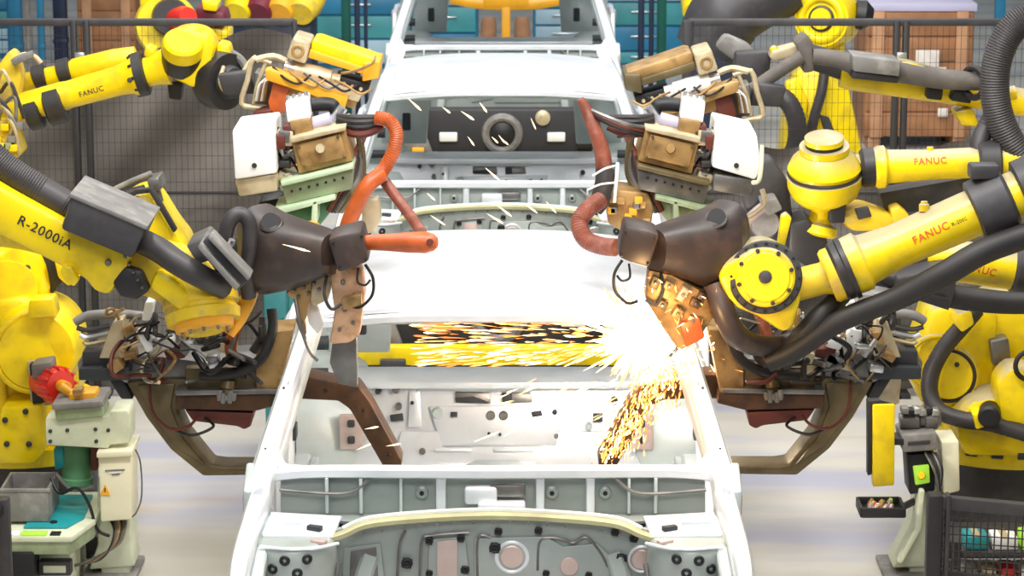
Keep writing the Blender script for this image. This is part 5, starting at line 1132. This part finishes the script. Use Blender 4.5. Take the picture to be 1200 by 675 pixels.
def left_stand():
    d = 11.15; g = G(d); x = P(132, 640, d).x
    R = thing('control_stand', (x, d + .1, 0), 'pale green stand carrying a cream control box with yellow warning triangle', 'control stand')
    mb = MB('pale_green', g); mb.poly([(114, 560), (150, 560), (154, 640), (158, 664), (104, 668), (114, 640)], d + .05, d + .25, .01); mb.box((x - .02, d + .12, .012), (.22, .36, .024), bevel=.005, m='dust_grey'); mb.box((x, d + .15, .10), (.12, .18, .2), bevel=.01); mb.build('pedestal', R)
    mb = MB('cream', g); mb.poly([(115, 534), (153, 532), (154, 609), (118, 612)], d - .10, d + .12, .008); mb.poly([(113, 530), (155, 528), (155, 535), (113, 537)], d - .12, d + .13, .005); bx = mb.build('control_box', R)
    mb = MB('orange_yellow', g); mb.poly([(117, 580), (123, 568), (129, 580)], d - .106, d - .098, 0); mb.poly([(122.4, 572), (123.6, 572), (123.4, 577), (122.6, 577)], d - .109, d - .1, 0, m='black'); mb.build('warning_triangle', bx)
    mb = MB('dust_grey', g)
    for k in range(3): mb.poly([(123 + k * 4, 551 + k * 2.5), (146 - k * 3, 550 + k * 2.5), (146 - k * 3, 551.5 + k * 2.5), (123 + k * 4, 552.5 + k * 2.5)], d - .104, d - .098, 0, m='dust_grey' if k != 1 else 'white_box')
    mb.build('nameplate', bx)
    mb = MB('pale_green', g); mb.poly([(53, 490), (128, 488), (129, 482), (149, 481), (152, 486), (152, 519), (128, 522), (127, 526), (54, 522)], d - .08, d + .1, .008, m='green_light' if False else 'pale_green')
    for (px, py) in ((59, 505), (79, 504), (112, 503), (127, 504), (59, 517), (113, 517)): mb.bolts(g((px, py), d - .08), (0, -1, 0), 0, 1, M(2.4, d), .008, 'hole_dark')
    mb.poly([(126, 520), (150, 518), (150, 534), (124, 536)], d - .04, d + .1, .006); mb.build('bracket', R)
    mb = MB('dust_grey', g); mb.poly([(63, 478), (118, 476), (122, 488), (66, 494)], d - .10, d + .08, .008, m='green_plate'); mb.poly([(60, 474), (120, 470), (122, 477), (62, 481)], d - .12, d + .12, .006); mb.build('spatter_tray', R)
    mb = MB('orange_yellow', g); mb.poly([(80, 462), (112, 460), (113, 472), (82, 476)], d - .06, d + .06, .01); mb.lathe(g((70, 452), d), g((84, 462), d), [(0, M(5, d)), (1, M(6, d))], 16, m='orange_yellow'); mb.poly([(84, 458), (96, 456), (96, 464), (86, 466)], d - .09, d - .02, .006, m='tan_metal'); mb.build('dresser_head', R)
    mb = MB('motor_green', g); mb.lathe(g((90, 520), d + .06), g((90, 570), d + .06), [(0, M(16, d)), (.1, M(18, d)), (.75, M(18, d)), (.78, M(20, d)), (.9, M(20, d)), (1, M(14, d))], 28); mb.poly([(62, 526), (74, 524), (76, 548), (64, 552)], d + .02, d + .12, .01, m='teal'); mb.build('motor', R)
    mb = MB('rust_red', g); mb.poly([(106, 524), (114, 524), (114, 552), (106, 552)], d, d + .06, .005); mb.build('cable_gland', R)
    for k in range(7):
        cable(R, g, [(130 + 3 * k, 610, d - .02), (134 + 2 * k, 622, d - .06), (130 + k, 640, d - .08), (118 - 4 * k, 655 + k, d - .08), (100 - 6 * k, 660 + k, d - .04)], 1.6, ['black', 'olive_steel', 'steel_dark', 'tan_metal'][k % 4])
    cable(R, g, [(60, 560, d - .04), (70, 578, d - .08), (90, 572, d - .1), (104, 590, d - .1), (114, 620, d - .08), (128, 628, d - .06)], 2, 'black'); cable(R, g, [(154, 520, d), (164, 540, d), (166, 580, d), (160, 600, d), (154, 606, d)], 1, 'steel_dark'); cable(R, g, [(66, 556, d - .04), (84, 574, d - .06), (110, 570, d - .06)], 2.4, 'steel_dark')
    # machine table
    d = 10.95; g = G(d); c = P(55, 640, d)
    T = thing('machine_table', (c.x, d + .2, 0), 'low beige machine table with teal top holding a grey bin', 'machine table')
    zt = P(50, 628, d - .12).z
    xs = [P(px, 640, d).x for px in (-20, 12, 98)]
    mb = MB('beige_metal'); mb.prism([(xs[0], d - .12, zt - .02), (xs[2] - .03, d - .12, zt - .02), (xs[2] + .03, d + .10, zt - .02), (xs[2] + .03, d + .5, zt - .02), (xs[0], d + .5, zt - .02)], (0, 0, -.06), .01, m='green_plate'); mb.prism([(xs[0], d - .13, zt), (xs[2] - .025, d - .13, zt), (xs[2] + .035, d + .10, zt), (xs[2] + .035, d + .5, zt), (xs[0], d + .5, zt)], (0, 0, -.025), .006, m='pale_green'); mb.build('table_top', T)
    mb = MB('teal'); mb.prism([(xs[1] + .06, d - .03, zt), (xs[2] - .06, d - .03, zt), (xs[2] - .01, d + .10, zt), (xs[2] - .02, d + .42, zt), (xs[1] + .1, d + .42, zt)], (0, 0, .012), .004); mb.lathe((xs[2] - .12, d + .02, zt), (xs[2] - .12, d + .02, zt + .018), [(0, .015), (1, .015)], 14, m='black'); mb.build('teal_cover', T)
    mb = MB('white_box'); y = d - .10; mb.box((xs[1] + .03, y, zt + .004), (.06, .05, .008), bevel=.002); mb.box((xs[1] + .115, y, zt + .004), (.10, .05, .008), bevel=.002, m='lime'); mb.box((xs[1] + .2, y, zt + .004), (.04, .04, .008), bevel=.002, m='black'); mb.build('label_strip', T)
    mb = MB('pale_green'); mb.box(((xs[0] + xs[2]) / 2, d + .25, (zt - .08) / 2), (xs[2] - xs[0] - .12, .4, zt - .08), bevel=.012); mb.build('cabinet', T)
    mb = MB('mid_grey'); mb.box((P(66, 655, d).x, d - .02, zt - .16), (.13, .06, .06), bevel=.008); mb.box((P(66, 655, d).x, d - .05, zt - .16), (.09, .01, .03), bevel=.003, m='pale_green'); mb.build('junction_box', T)
    mb = MB('black'); mb.box((P(30, 655, d).x, d - .06, zt - .14), (.11, .14, .15), bevel=.008); mb.box((P(25, 640, d).x, d - .0, zt - .06), (.06, .14, .05), bevel=.006); mb.build('power_unit', T)
    # open grey bin: four walls and a bottom
    bxc = V((P(33, 600, d + .12).x, d + .16, zt + .0135)); w, l, h, t = .185, .26, .13, .012
    mb = MB('dust_grey')
    mb.box(bxc + V((0, 0, t / 2)), (w, l, t), bevel=.003)
    for s in (-1, 1): mb.box(bxc + V((s * w / 2, 0, h / 2)), (t, l + t, h), bevel=.004); mb.box(bxc + V((0, s * l / 2, h / 2)), (w, t, h), bevel=.004)
    mb.box(bxc + V((0, -l / 2, h)), (w + .03, .02, .014), bevel=.004)
    b = mb.build('bin', None, bxc); tag(b, 'open grey bin standing on the teal topped machine table', 'bin')
    for k in range(3):
        mb = MB('pink_steel'); c = bxc + V((-.05 + .05 * k, -.04 + .02 * k, t)); mb.lathe(c, c + V((0, 0, .03)), [(0, .02), (.4, .02), (.5, .012), (1, .010)], 12); e = mb.build('electrode_cap', None, c); tag(e, 'small pinkish electrode cap lying in the grey bin', 'electrode cap', 'electrode caps in the bin')
left_stand()

def right_stand():
    d = 11.2; g = G(d); x = P(1082, 640, d).x
    R = thing('tip_dressing_stand', (x, d + .12, 0), 'pale green pedestal carrying steel dresser head and yellow guard panel', 'stand')
    mb = MB('pale_green', g); mb.poly([(1080, 570), (1098, 570), (1100, 640), (1106, 664), (1046, 666), (1060, 640), (1072, 612)], d, d + .2, .01); mb.poly([(1078, 575), (1084, 575), (1080, 620), (1058, 660), (1052, 660), (1072, 620)], d - .1, d + .02, .006); mb.box((x - .03, d + .08, .012), (.26, .36, .024), bevel=.005, m='dust_grey'); mb.box((x, d + .1, .1), (.1, .16, .2), bevel=.01); mb.build('pedestal', R)
    mb = MB('dust_grey', g); mb.poly([(1056, 510), (1098, 507), (1099, 528), (1058, 531)], d - .1, d + .1, .01); mb.poly([(1064, 518), (1090, 516), (1090, 520), (1064, 522)], d - .105, d - .09, .002, m='mid_grey'); mb.build('dresser_body', R)
    mb = MB('steel_dark', g); mb.lathe(g((1054, 493), d), g((1102, 490), d), [(0, M(9, d)), (.2, M(12, d)), (.45, M(12, d)), (.5, M(9, d)), (.6, M(9, d)), (.62, M(13, d)), (.9, M(13, d)), (1, M(9, d))], 24)
    for k in range(6): mb.box(g((1060 + 7 * k, 480 + 2 * (k % 2)), d - .02), (.03, .06, .025), bevel=.004, m=['dust_grey', 'black', 'bare_steel'][k % 3])
    mb.build('dresser_head', R)
    mb = MB('black', g); mb.poly([(1063, 533), (1096, 531), (1096, 576), (1066, 580)], d - .06, d + .1, .008); q = mb.build('indicator_unit', R)
    mb = MB('lime', g); mb.poly([(1070, 547), (1089, 545), (1090, 566), (1073, 569)], d - .075, d - .05, .005); mb.lathe(g((1080, 557), d - .075), g((1080, 557), d - .085), [(0, M(5, d)), (1, M(4, d))], 16, m='yellow'); mb.build('indicator_lamp', q)
    mb = MB('cream', g); mb.poly([(1103, 518), (1124, 517), (1125, 576), (1106, 580)], d - .05, d + .14, .008); mb.build('control_box', R)
    mb = MB('yellow', g); mb.poly([(1023, 475), (1049, 474), (1048, 569), (1023, 571)], d - .12, d - .06, .006); mb.build('guard_panel', R)
    mb = MB('fence', g); mb.poly([(1017, 470), (1050, 468), (1052, 474), (1024, 476), (1022, 556), (1017, 558)], d - .10, d - .04, .004); mb.build('panel_frame', R)
    mb = MB('fence', g); mb.poly([(1048, 514), (1060, 514), (1060, 522), (1048, 522)], d - .1, d, .004); mb.build('panel_bracket', R)
    mb = MB('fence', g); tz = P(1032, 598, d - .15); 
    xa, xb = P(1008, 590, d - .1).x, P(1058, 590, d - .1).x; z = P(1030, 596, d - .1).z
    for a, b in (((xa, d - .16, z), (xb, d - .16, z)), ((xa, d, z), (xb, d, z)), ((xa, d - .16, z), (xa, d, z)), ((xb, d - .16, z), (xb, d, z))): mb.bar(a, b, .012, .04, bevel=.002)
    mb.prism([(xa, d - .16, z - .01), (xb, d - .16, z - .01), (xb, d, z - .01), (xa, d, z - .01)], (0, 0, -.01), .001); mb.bar((xb, d - .08, z), (P(1075, 590, d).x, d + .02, z), .03, .02, bevel=.004); tr = mb.build('spatter_tray', R)
    rnd = random.Random(4)
    for k in range(14):
        m2 = MB(rnd.choice(['red', 'white_box', 'pink_steel', 'tan_metal', 'lime'])); c = V((rnd.uniform(xa + .03, xb - .03), d - rnd.uniform(.03, .13), z)); m2.lathe(c + V((0, 0, -.008)), c + V((.01, 0, .022)), [(0, .012), (.5, .012), (1, .007)], 10); m2.build('tip_scrap', tr)
    for k in range(5): cable(R, g, [(1096 - 3 * k, 530, d - .06), (1104 - 2 * k, 550 + k, d - .1), (1100, 575, d - .1), (1088 + 2 * k, 592, d - .06)], 1.6, ['black', 'steel_dark', 'rubber'][k % 3])
    return R
right_stand()

# ---------------------------------------------------------------- between and behind the bodies
def transfer():
    d = 13.25; R = thing('bar_and_dark_backing', (CX, d + .1, 0), 'dark trolley added behind the yellow cross bar seen through the sparking body', 'backing')
    o = V((CX, d, 0)); zt = P(600, 407, d).z
    mb = MB('yellow'); mb.box(o + V((0, 0, zt - .035)), (1.46, .08, .09), bevel=.008); mb.box(o + V((-.5, -.05, zt - .07)), (.12, .04, .05), bevel=.006, m='mid_grey'); mb.build('cross_bar', R)
    mb = MB('maroon'); mb.box(o + V((0, .22, .40)), (1.5, .10, .74), bevel=.02, m='fence')  # dark sheet added to stand in for the shade seen through the body
    for s in (-1, 1): mb.box(o + V((s * .36, .16, .58)), (.12, .04, .06), bevel=.008, m='white_box'); mb.box(o + V((s * .55, .15, .60)), (.10, .05, .2), bevel=.01, m='fence')
    mb.lathe(o + V((.27, .18, .71)), o + V((.27, .13, .71)), [(0, .05), (.8, .05), (1, .03)], 20, m='beige_metal')
    mb.torus(o + V((0, .16, .60)), (0, 1, 0), .11, .03, 28, 8, m='dust_grey'); mb.lathe(o + V((0, .17, .60)), o + V((0, .12, .60)), [(0, .085), (.6, .08), (1, .04)], 20, m='black')
    mb.build('guard', R)
    mb = MB('green_plate'); mb.prism([o + V((-.66, .1, .58)), o + V((-.50, .1, .58)), o + V((-.46, .1, .47)), o + V((-.66, .1, .47))], (0, .06, 0), .01, m='dust_grey'); mb.box(o + V((-.56, .08, .49)), (.08, .05, .06), bevel=.006, m='orange_yellow'); mb.build('clamp', R)
    for s in (-1, 1): mb = MB('mid_grey'); mb.box(o + V((s * .62, .1, .2)), (.1, .34, .40), bevel=.01); mb.build('leg', R)
    return R
tr_ = transfer(); tr2 = copy_tree(tr_, V((0, SP, 0))); tr2['label'] = 'dark trolley and yellow cross bar added between the second and the farthest bodies'  # copy added to darken the second body's rear window
for q in (tr_, tr2): q['group'] = 'added dark backings between the bodies'
def side_cabinet():
    d = 13.0; a, b = P(309, 380, d).x, P(366, 380, d).x; h = P(330, 318, d).z; w = b - a; c = V(((a + b) / 2, d + .15, 0))
    R = thing('control_cabinet', c, 'narrow teal control cabinet showing between the near windscreen pillar and jawed gun', 'cabinet')
    mb = MB('fence'); mb.box(c + V((0, 0, .03)), (w - .02, .28, .06), bevel=.006); mb.build('plinth', R)
    mb = MB('teal_sheet'); mb.box(c + V((0, 0, .06 + (h - .06) / 2)), (w, .30, h - .06), bevel=.01); mb.build('body', R)
    for s in (-1, 1):
        mb = MB('teal_sheet'); mb.box(c + V((s * w / 4, -.155, .06 + (h - .06) / 2)), (w / 2 - .012, .014, h - .10), bevel=.004); q = mb.build('door', R)
        mb = MB('black'); mb.box(c + V((s * .025, -.17, h * .7)), (.012, .02, .10), bevel=.003); mb.build('handle', q)
side_cabinet()
def jib():
    d = 24.6; x = P(593, 20, d).x; R = thing('jib_stand', (x, d, 0), 'yellow T-shaped jib stand seen through the farthest body', 'jib stand')
    zt = P(593, 4, d).z
    mb = MB('orange_yellow'); mb.box((x, d, zt / 2), (.075, .075, zt), bevel=.01); mb.box((x, d, .02), (.5, .5, .04), bevel=.01); mb.build('post', R)
    mb = MB('orange_yellow'); mb.sweep([(P(528, -4, d).x, d, P(593, -2, d).z), (P(560, 3, d).x, d, zt), (x, d, zt - .01), (P(632, 3, d).x, d, zt), (P(664, -4, d).x, d, P(593, -2, d).z)], .07, .09); mb.box((x, d, zt + .03), (.4, .09, .12), bevel=.02); mb.build('cross_arm', R)
    for px in (572, 612):
        c = V((P(px, 38, d).x, d + .6, 0)); z = P(px, 30, d).z; mb = MB('wood_pale'); mb.lathe(c, c + V((0, 0, z)), [(0, .14), (.7, .12), (.72, .07), (.9, .07), (1, .05)], 18); o = mb.build('gas_bottle', None, c); tag(o, 'tan gas bottle standing behind the yellow jib post, %s' % ('nearer the green post' if px < 590 else 'farther from the green post'), 'gas bottle', 'gas bottles behind the jib')
jib()
def crate(x0, x1, ytop, ybot, dep, lab, right):
    d = dep; a, b = P(x0, ybot, d).x, P(x1, ybot, d).x; zt = P(x0, ytop, d).z; w = b - a
    R = thing('wooden_crate', ((a + b) / 2, d + .4, 0), lab, 'crate', 'wooden crates beyond the fence'); c = V(((a + b) / 2, d + .4, 0))
    for s in (-1, 1): mb = MB('wood_pale'); mb.box(c + V((s * w * .4, 0, .05)), (.1, .8, .1), bevel=.008); mb.build('skid', R)
    mb = MB('wood'); mb.box(c + V((0, 0, .1 + (zt - .16) / 2)), (w, .8, zt - .16), bevel=.01)
    n = 5
    for k in range(n): mb.box(c + V((0, -.405, .1 + (zt - .16) * (k + .5) / n)), (w - .02, .02, (zt - .16) / n - .012), bevel=.003)
    mb.build('body', R)
    for s in ((-1, 1) if right else (-1, 1)): mb = MB('wood_pale'); mb.box(c + V((s * (w / 2 - .09), -.425, .1 + (zt - .16) / 2)), (.09, .025, zt - .16), bevel=.004); mb.build('batten', R)
    mb = MB('lavender' if right else 'wood_pale'); mb.box(c + V((0, 0, zt - .03)), (w + .04, .84, .06), bevel=.008); mb.build('lid', R)
    if right:
        for (p, q, r, s_) in ((1072, 58, 1100, 80), (1094, 78, 1108, 90), (1098, 126, 1110, 136)):
            mb = MB('paper'); A, B2 = P(p, s_, d), P(r, q, d); mb.box(((A.x + B2.x) / 2, d - .035, (A.z + B2.z) / 2), (B2.x - A.x, .012, B2.z - A.z), bevel=.001); mb.build('paper_label', R)
crate(1012, 1137, 4, 155, 21.8, 'large brown wooden crate with paper labels beyond the fence', True)
crate(92, 160, -30, 58, 26.5, 'small brown wooden crate far behind the twin-tube arm', False)
def post(px, w, dep, m, lab, grp='upright posts by the far cabinets', top=2.6):
    x = P(px, 60, dep).x; mb = MB(m); mb.box((x, dep, top / 2), (w, w, top), bevel=.012); mb.box((x, dep, .015), (w * 1.5, w * 1.5, .03), bevel=.004); mb.box((x, dep, .25), (w * 1.1, w * 1.1, .04), bevel=.004)
    o = mb.build('upright_post', None, (x, dep, 0)); tag(o, lab, 'post', grp)
post(406, .075, 23.2, 'green_post', 'dark green upright post behind the orange and yellow gun'); post(419, .045, 23.0, 'navy', 'navy upright post next to the green one, orange gun side'); post(429, .03, 23.0, 'navy', 'thin navy upright post nearest the orange gun side of the farthest body')
post(751, .05, 23.0, 'navy', 'navy upright post just past the farthest body, tan gun side'); post(763, .04, 23.0, 'navy', 'navy upright post between another navy post and the green one, tan gun side'); post(775, .075, 23.2, 'green_post', 'dark green upright post above the dull tan gun')
post(20, .11, 26.0, 'blue_steel', 'thick blue upright post at the far corner behind the valve cluster'); post(33, .06, 25.5, 'dust_grey', 'grey upright post next to the thick blue one'); post(49, .06, 26, 'blue_steel', 'thin blue upright post near the small crate'); post(72, .12, 26.4, 'navy', 'broad navy upright post right beside the small crate'); post(1170, .09, 25.5, 'blue_steel', 'blue upright post beyond the large crate')
def cabinet(x0, x1, dep, seed, lab, h=2.3):
    a, b = P(x0, 60, dep).x, P(x1, 60, dep).x; w = b - a; rnd = random.Random(seed)
    R = thing('storage_cabinet', ((a + b) / 2, dep + .3, 0), lab, 'cabinet', 'blue cabinets along the far wall'); c = V(((a + b) / 2, dep + .3, 0))
    mb = MB('blue_steel'); mb.box(c + V((0, .0, h / 2)), (w, .56, h), bevel=.01); mb.build('body', R)
    z = .04; k = 0
    while z < h - .12:
        hh = rnd.uniform(.1, .26); hh = min(hh, h - z); mb = MB(['pale_blue', 'teal_sheet', 'blue_steel', 'teal_sheet', 'pale_blue'][(k + seed) % 5]); mb.box(c + V((0, -.29, z + hh / 2)), (w - .04, .03, hh - .02), bevel=.006); q = mb.build('drawer', R)
        m2 = MB('bare_steel'); m2.bar(c + V((-.12, -.325, z + hh * .6)), c + V((.12, -.325, z + hh * .6)), .015, .015, bevel=.003); m2.build('handle', q); z += hh; k += 1
cabinet(366, 474, 26.3, 0, 'blue drawer cabinet behind the green post, orange gun side'); cabinet(480, 560, 26.6, 2, 'blue drawer cabinet beside the jib, green post side'); cabinet(625, 698, 26.6, 3, 'blue drawer cabinet beside the jib, tan gun side'); cabinet(706, 802, 26.3, 1, 'blue drawer cabinet behind the upright posts, tan gun side'); cabinet(-40, 12, 27, 4, 'blue drawer cabinet in the far corner behind the valve cluster')
def far_machine(px0, px1, dep, lab, seed):
    a, b = P(px0, 30, dep).x, P(px1, 30, dep).x; x = (a + b) / 2; w = b - a; rnd = random.Random(seed)
    R = thing('press_machine', (x, dep + .3, 0), lab, 'machine', 'dark machines at the far end')
    zt = P(px0, 18, dep).z
    mb = MB('navy'); mb.box((x, dep + .3, zt / 2), (w, .6, zt), bevel=.03); mb.build('body', R)
    for k in range(4): mb = MB(['yellow', 'maroon', 'orange_yellow', 'yellow_dusty'][k]); mb.lathe((a + w * (.12 + .25 * k), dep - .1, zt + .02), (a + w * (.12 + .25 * k) + .1, dep + .3, zt + .25), [(0, .10), (.3, .14), (.8, .14), (1, .1)], 18); mb.build('motor', R)
    mb = MB('yellow_dusty'); mb.sweep([(a, dep + .1, zt + .1), (x, dep + .05, zt + .2), (b, dep + .1, zt + .16)], .14, .12); mb.build('beam', R)
far_machine(266, 366, 22, 'dark machine topped by yellow motors behind the fence rail end', 1)
far_machine(806, 872, 22, 'dark machine topped by yellow motors beyond the hose cover', 2)
# ================================================================== welding sparks
def sparks():
    rnd = random.Random(11)
    W = P(752, 398, 10.02)
    mb = MB('spark_gold')
    def streak(a, b, r, m):
        a, b = V(a), V(b)
        if (b - a).length < 1e-4: return
        z = (b - a).normalized(); x = z.orthogonal().normalized(); y = z.cross(x); q = a.lerp(b, .75)
        vs = [a] + [q + (x * math.cos(k * 2.0944) + y * math.sin(k * 2.0944)) * r for k in range(3)] + [b]
        mb.raw(vs, [(0, 1, 2), (0, 2, 3), (0, 3, 1), (4, 2, 1), (4, 3, 2), (4, 1, 3)], m)
    # jet thrown across the cabin
    for k in range(430):
        q = rnd.random() ** .85; px = 735 - 252 * q; u = rnd.uniform(-1, 1); u = math.copysign(abs(u) ** .9, u)
        py = 397 + u * (12 + 20 * min(1, q * 3.2)); dd = 10.02 + rnd.uniform(-.02, .45)
        l = rnd.uniform(10, 42) * (.55 + .6 * q); sl = (u * 8 / 60 if q > .35 else u * .42) + rnd.gauss(0, .03)
        x2, y2 = px - l, py + sl * l
        if y2 < 368 or y2 > 430 or x2 < 478: continue
        streak(P(px, py, dd), P(x2, y2, dd + .02), rnd.uniform(.0020, .0046), rnd.choice(['spark_hot', 'spark_hot', 'spark_gold', 'spark_gold', 'spark_orange', 'spark_orange', 'spark_orange']))
    # burst round the weld, packed dense to stand in for its white halo
    for k in range(900):
        v = V((rnd.gauss(0, 1), rnd.gauss(0, .6), rnd.gauss(0, 1))); v.normalize(); r0 = rnd.uniform(.02, .10); l = abs(rnd.gauss(0, .055)) + .025
        streak(W + v * r0, W + v * (r0 + l), rnd.uniform(.002, .0045), rnd.choice(['spark_hot', 'spark_hot', 'spark_gold']))
    # shower falling along the inner jaw
    for k in range(560):
        t = rnd.random(); px = 775 - 62 * t + rnd.gauss(0, 15 - 4 * t) + (18 * (1 - t)); py = 432 + 100 * t ** 1.2 + rnd.gauss(0, 7); px = min(px, 805)
        p = P(px, py, 9.93 - rnd.uniform(0, .10)); l = rnd.uniform(.012, .035); an = rnd.gauss(-2.0 + .3 * (1 - t), .35)
        streak(p, p + V((math.cos(an) * l, 0, math.sin(an) * l)), rnd.uniform(.0022, .0045), rnd.choice(['spark_hot', 'spark_gold', 'spark_gold', 'spark_orange']))
    # sprinkle in front of the bulkhead and under the right gun
    for k in range(46):
        px, py = rnd.uniform(600, 745), rnd.uniform(440, 490); p = P(px, py, rnd.uniform(10.1, 11.2)); l = rnd.uniform(.02, .08); streak(p, p + V((-l, 0, -l * rnd.uniform(.3, .6))), rnd.uniform(.002, .004), rnd.choice(['spark_hot', 'spark_gold']))
    for k in range(230):
        px, py = rnd.gauss(790, 30), rnd.uniform(325, 440); p = P(px, py, rnd.uniform(9.45, 9.9)); l = rnd.uniform(.01, .04); an = rnd.uniform(-2.2, .8); streak(p, p + V((math.cos(an) * l, 0, math.sin(an) * l)), rnd.uniform(.0015, .0035), rnd.choice(['spark_hot', 'spark_gold', 'spark_orange']))
    # lone flying sparks
    for (x0, y0, x1, y1, dd, r) in ((330, 286, 364, 295, 9.2, .004), (427, 503, 444, 500, 9.7, .004), (555, 518, 585, 506, 10.5, .004), (590, 512, 605, 502, 10.5, .004), (625, 530, 640, 522, 10.5, .004), (478, 115, 494, 130, 13.5, .006), (518, 125, 528, 133, 13.5, .004), (540, 130, 556, 141, 13.5, .006), (562, 120, 571, 132, 13.5, .005), (548, 160, 556, 171, 13.5, .004), (576, 160, 584, 168, 13.5, .004), (584, 158, 592, 168, 13.5, .004), (588, 163, 596, 170, 13.5, .004), (622, 138, 628, 152, 13.5, .003), (568, 196, 586, 212, 12.2, .005), (500, 226, 510, 235, 12.2, .004), (504, 252, 522, 264, 12.2, .004), (570, 250, 590, 262, 12.2, .005), (582, 240, 600, 254, 12.2, .005), (614, 238, 630, 250, 12.2, .004), (640, 236, 652, 250, 12.2, .004), (416, 528, 440, 518, 10.2, .0035), (452, 523, 470, 520, 9.8, .0035)):
        streak(P(x0, y0, dd), P(x1, y1, dd), r, 'spark_hot')
    # the arc, with glowing balls added beside it to widen its flash
    mb.ball(W, .06, 'weld', 20); mb.ball(W + V((.09, -.05, .03)), .035, 'weld', 16); mb.ball(W + V((-.06, 0, .01)), .035, 'weld', 16); mb.ball(P(790, 365, 9.9), .018, 'weld', 12)
    o = mb.build('welding_sparks', None, W); tag(o, 'glowing burst of welding sparks spraying across the car body', 'sparks', kind='stuff')
sparks()
# ================================================================== light, camera
def area(name, loc, size, energy, col=(1, 1, 1), rot=(0, 0, 0), sy=None):
    l = bpy.data.lights.new(name, 'AREA'); l.energy = energy; l.color = col; l.size = size
    if sy: l.shape = 'RECTANGLE'; l.size_y = sy
    o = bpy.data.objects.new(name, l); C.objects.link(o); o.location = loc; o.rotation_euler = rot; return o
for k, y in enumerate((7.5, 12, 17, 23, 29)):
    e = 150 if y < 14 else (90 if y < 20 else 45)
    area('hall_or_fill_light', (-2.6, y, 7.5), 1.2, e, (1, .97, .92), sy=4)
    area('hall_or_fill_light', (2.6, y, 7.5), 1.2, e, (1, .97, .92), sy=4)
for y in (8.2, 13.6, 19): area('hall_or_fill_light', (0, y, 5.6), 3, 190, (1, .98, .95), (math.radians(48), 0, 0), 1)  # tilted fills, added to brighten the car fronts and interiors
area('hall_or_fill_light', (0, 2.0, 6.5), 4, 230, (1, .98, .95), (math.radians(38), 0, 0), 2)  # fill on the camera side, added to light the cabin from the front
w = bpy.data.worlds.new('World'); bpy.context.scene.world = w; w.use_nodes = True
w.node_tree.nodes['Background'].inputs['Color'].default_value = (.80, .86, .95, 1)
w.node_tree.nodes['Background'].inputs['Strength'].default_value = .22
def point(name, loc, e, col, r=.04):
    l = bpy.data.lights.new(name, 'POINT'); l.energy = e; l.color = col; l.shadow_soft_size = r
    o = bpy.data.objects.new(name, l); C.objects.link(o); o.location = loc
point('weld_light', P(738, 402, 10.28), 27, (1, .93, .88))
point('weld_light', P(770, 392, 9.2), 9, (1, .6, .25))
cam = bpy.data.cameras.new('Camera'); co = bpy.data.objects.new('Camera', cam); C.objects.link(co)
co.location = (0, 0, H); co.rotation_euler = (math.pi / 2 - PITCH, 0, 0)
cam.sensor_width = 36; cam.lens = 36 * F / 1200; cam.clip_start = .5; cam.clip_end = 100
cam.dof.use_dof = True; cam.dof.focus_distance = 10.2; cam.dof.aperture_fstop = 9
sc = bpy.context.scene; sc.camera = co
sc.view_settings.view_transform = 'Standard'; sc.view_settings.look = 'None'; sc.view_settings.gamma = 1
sc.view_settings.exposure = .30; sc.view_settings.use_curve_mapping = False
